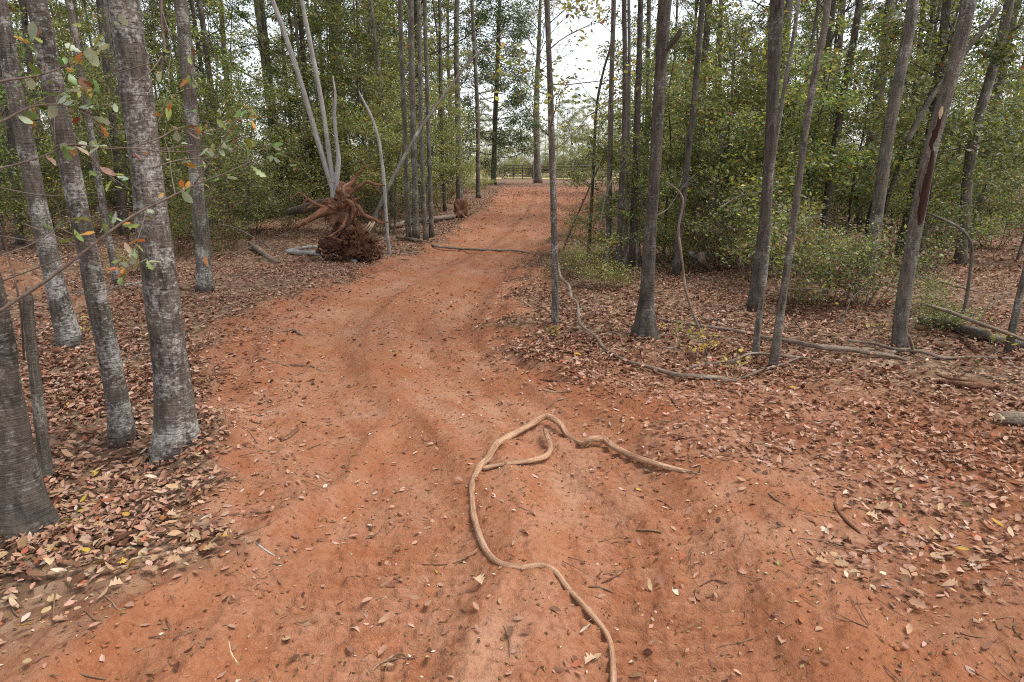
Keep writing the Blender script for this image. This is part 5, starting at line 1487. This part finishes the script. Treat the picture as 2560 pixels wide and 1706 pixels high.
# crumbled leaf bits pressed into the clay
n = 20000
r = np.sqrt(rng.uniform(1.6 ** 2, 8.5 ** 2, n)); a = np.radians(rng.uniform(-46, 46, n))
x, y = r * np.sin(a), r * np.cos(a)
az = rng.uniform(0, 2 * PI, n)
V, T, C = leaves(np.stack([x, y, hgt(x, y) + .004], 1), np.stack([np.cos(az), np.sin(az), rng.normal(0, .1, n)], 1), np.stack([rng.normal(0, .2, n), rng.normal(0, .2, n), np.ones(n)], 1), rng.uniform(.008, .026, n), pick([L_BRN, L_DK, L_TAN, L_PALE], [4, 4, 2, .6], n, rng, .25, .04), width=.45, fold=.3, curl=.15, rng=rng)
tag(MB().add(V, None, T, C).build('leaf_crumbs', M['litter'], smooth=False), 'tiny crumbled leaf bits pressed into the red clay', 'leaves', kind='stuff')

# ------------------------------------------------------------------ near oak branches hanging in from the left
rng = np.random.default_rng(15)
PAL_N = ([(0.17, 0.24, 0.05), (0.10, 0.15, 0.035), (0.30, 0.34, 0.22), (0.38, 0.40, 0.26), (0.27, 0.29, 0.06), (0.45, 0.22, 0.04), (0.42, 0.14, 0.03), (0.46, 0.30, 0.20), (0.20, 0.075, 0.03)], [4, 4, 3, 2, 2.5, 1.0, .6, 1.0, .7])
NM = []
for k in range(18):
    V, T, C = leaves(np.zeros((1, 3)), np.array([[1., 0, 0]]), np.array([[0, 0, 1.]]), np.ones(1), pick(*PAL_N, 1, rng, .15), width=.44, fold=.3, curl=.25, shape='fine' if k % 4 else 'lobed', rng=rng)
    # broader towards the tip, as water-oak leaves are
    V[:, 1] *= .6 + .75 * V[:, 0]
    C = C * (.9 + .25 * V[:, :1])
    NM.append(MB().add(V, None, T, C).mesh('leaf', M['leaf_near'], smooth=True))
oak = empty('oak_sapling', (-2.75, 2.2, 0), 'leafy oak branches reaching in from the left edge in front of the pale trunks', 'tree')
MB().add(**tube([(-2.75, 2.2, -.1), (-2.72, 2.22, 1.0), (-2.66, 2.3, 2.0), (-2.62, 2.32, 3.4)], [.045, .04, .035, .02], sides=10, n=30, rough=.15)).build('trunk', M['bark_mid'], oak)
def oak_branch(pts, Y0, Y1, r0, nleaf, side=.10, first=.1, lsz=.057, shoots=5, warm=None):
    P = [at(u, v, Y0 + (Y1 - Y0) * i / (len(pts) - 1)) for i, (u, v) in enumerate(pts)]
    S = spline(np.array(P), 80)
    b = MB().add(**tube(P, np.linspace(r0, r0 * .3, len(P)), sides=7, n=50, rough=.1))
    anchors = [(S[i], unit(S[min(i + 1, 79)] - S[i - 1])) for i in range(int(80 * first), 80, 2)]
    for k in range(shoots):
        i = int(rng.uniform(first, .95) * 79)
        d = unit(S[min(i + 1, 79)] - S[i - 1])
        L = rng.uniform(.6, 1.6) * side * 2
        dd = unit(d * .6 + rng.normal(0, .55, 3) + np.array([0, 0, .15]))
        q1, q2 = S[i] + dd * L * .5 + rng.normal(0, .01, 3), S[i] + dd * L + rng.normal(0, .02, 3)
        b.add(**tube([S[i], q1, q2], [r0 * .4, r0 * .28, r0 * .15], sides=5, n=8))
        anchors += [(q1, dd), (q2, dd), (q2, dd), ((q1 + q2) / 2, dd)]
    o = b.build('branch', M['twig'], oak)
    for k in range(nleaf):
        if k % 2 == 0: p, d = anchors[int(rng.integers(0, len(anchors)))]
        dd = unit(d * .5 + rng.normal(0, .6, 3) + np.array([0, 0, -.18]))
        u = unit(rng.normal(0, .5, 3) + np.array([0, -.25, 1]))
        q = p + rng.normal(0, .012, 3)
        lo = place_leaf(NM[int(rng.integers(0, len(NM)))], q, dd, u, lsz * rng.uniform(.6, 1.25), oak)
        lo.parent = o
        lo.location = tuple(q)
    return o
oak_branch([(-120, 860), (0, 778), (114, 703), (204, 635), (286, 571), (355, 527), (433, 490), (490, 461), (560, 435), (625, 405)], 2.2, 2.7, .0075, 50, first=.42)
oak_branch([(-100, 430), (0, 421), (106, 392), (176, 362), (260, 372), (330, 370), (420, 380), (520, 375)], 2.4, 2.9, .005, 48, first=.3, side=.14, shoots=10)
oak_branch([(-100, 330), (0, 305), (70, 270), (140, 262), (215, 280), (300, 330)], 2.3, 2.6, .005, 46, first=.32, side=.10, shoots=6)
oak_branch([(-100, 240), (0, 205), (60, 195), (110, 185), (180, 160), (240, 120)], 2.3, 2.5, .005, 46, first=.32, side=.11, shoots=7)
oak_branch([(330, 370), (400, 345), (450, 320), (520, 330), (600, 300), (650, 285)], 2.8, 3.2, .004, 40, first=.1, side=.14, shoots=9)
oak_branch([(380, 420), (450, 400), (520, 395), (600, 372), (690, 360)], 2.8, 3.3, .0035, 26, first=.1, side=.10, shoots=6)
oak_branch([(0, 640), (80, 610), (160, 560), (240, 540), (330, 520)], 2.4, 2.7, .003, 8, first=.3, side=.08, shoots=4)
oak_branch([(402, -30), (405, 60), (412, 122), (408, 150), (396, 185), (368, 230)], 3.3, 3.2, .008, 12, first=.1, side=.12, shoots=4)

# thin dead twigs hanging in the left woods
tg = empty('dead_sapling', ground_at(60, 900), 'tangle of bare thin twigs between the left trunks', 'sapling')
b = MB()
for pts, Y in (([(0, 705), (120, 660), (230, 620), (330, 600)], 4.2), ([(60, 560), (160, 600), (240, 640), (330, 700), (370, 760)], 4.6), ([(0, 470), (100, 488), (200, 486), (320, 470)], 4.4), ([(0, 590), (150, 612), (300, 604)], 4.8), ([(20, 640), (120, 668), (250, 678)], 4.5), ([(180, 330), (215, 375), (262, 430), (335, 480)], 3.9)):
    b.add(**tube([at(u, v, Y) for u, v in pts], np.linspace(.005, .002, len(pts)), sides=5, n=24, rough=.1))
b.add(**tube([ground_at(60, 900), at(50, 760, 4.5), at(20, 640, 4.5), at(0, 560, 4.4)], [.009, .008, .006, .004], sides=6, n=20))
tag(b.build('twigs', M['twig'], tg), kind='stuff')

# yellow-leaved seedlings in the leaf carpet
for i, (u, v, h, lab) in enumerate([(1700, 868, .22, 'yellow-leaved seedling in front of the flaring tree'), (1738, 902, .18, 'yellow seedling beside the crooked dead stem'), (1830, 940, .16, 'small yellow seedling left of the thin front stem'), (1385, 850, .10, 'tiny green seedling below the lone sapling'), (2195, 862, .2, 'yellow-green seedling left of the split-bark tree'), (2480, 890, .2, 'yellow seedling near the right edge of the photo'), (1765, 890, .2, 'pale-yellow seedling at the foot of the crooked dead stem'), (205, 850, .18, 'yellow-green weeds at the mossy foot of the leaning tree')]):
    g = ground_at(u, v)
    e = empty('seedling', g, lab, 'seedling')
    b = MB(); tw = []
    for k in range(4):
        a = k * 1.7 + i
        q = g + np.array([math.cos(a) * h * .5, math.sin(a) * h * .5, h * rng.uniform(.7, 1.2)])
        b.add(**tube([g - np.array([0, 0, .02]), (g + q) / 2 + np.array([0, 0, h * .15]), q], [.003, .0025, .0015], sides=4, n=6))
        tw += [(q, unit(q - g), h), ((q * .7 + g * .3), unit(q - g), h)]
    b.build('stem', M['twig'], e)
    V, T, C = leaf_sprays(rng, tw, 3, h * .14, .05, ([YEL, G_YEL, (0.5, 0.42, 0.12)], [2, 2, 2]), shape='oval')
    MB().add(V, None, T, C).build('foliage', M['leaf'], e, smooth=False)
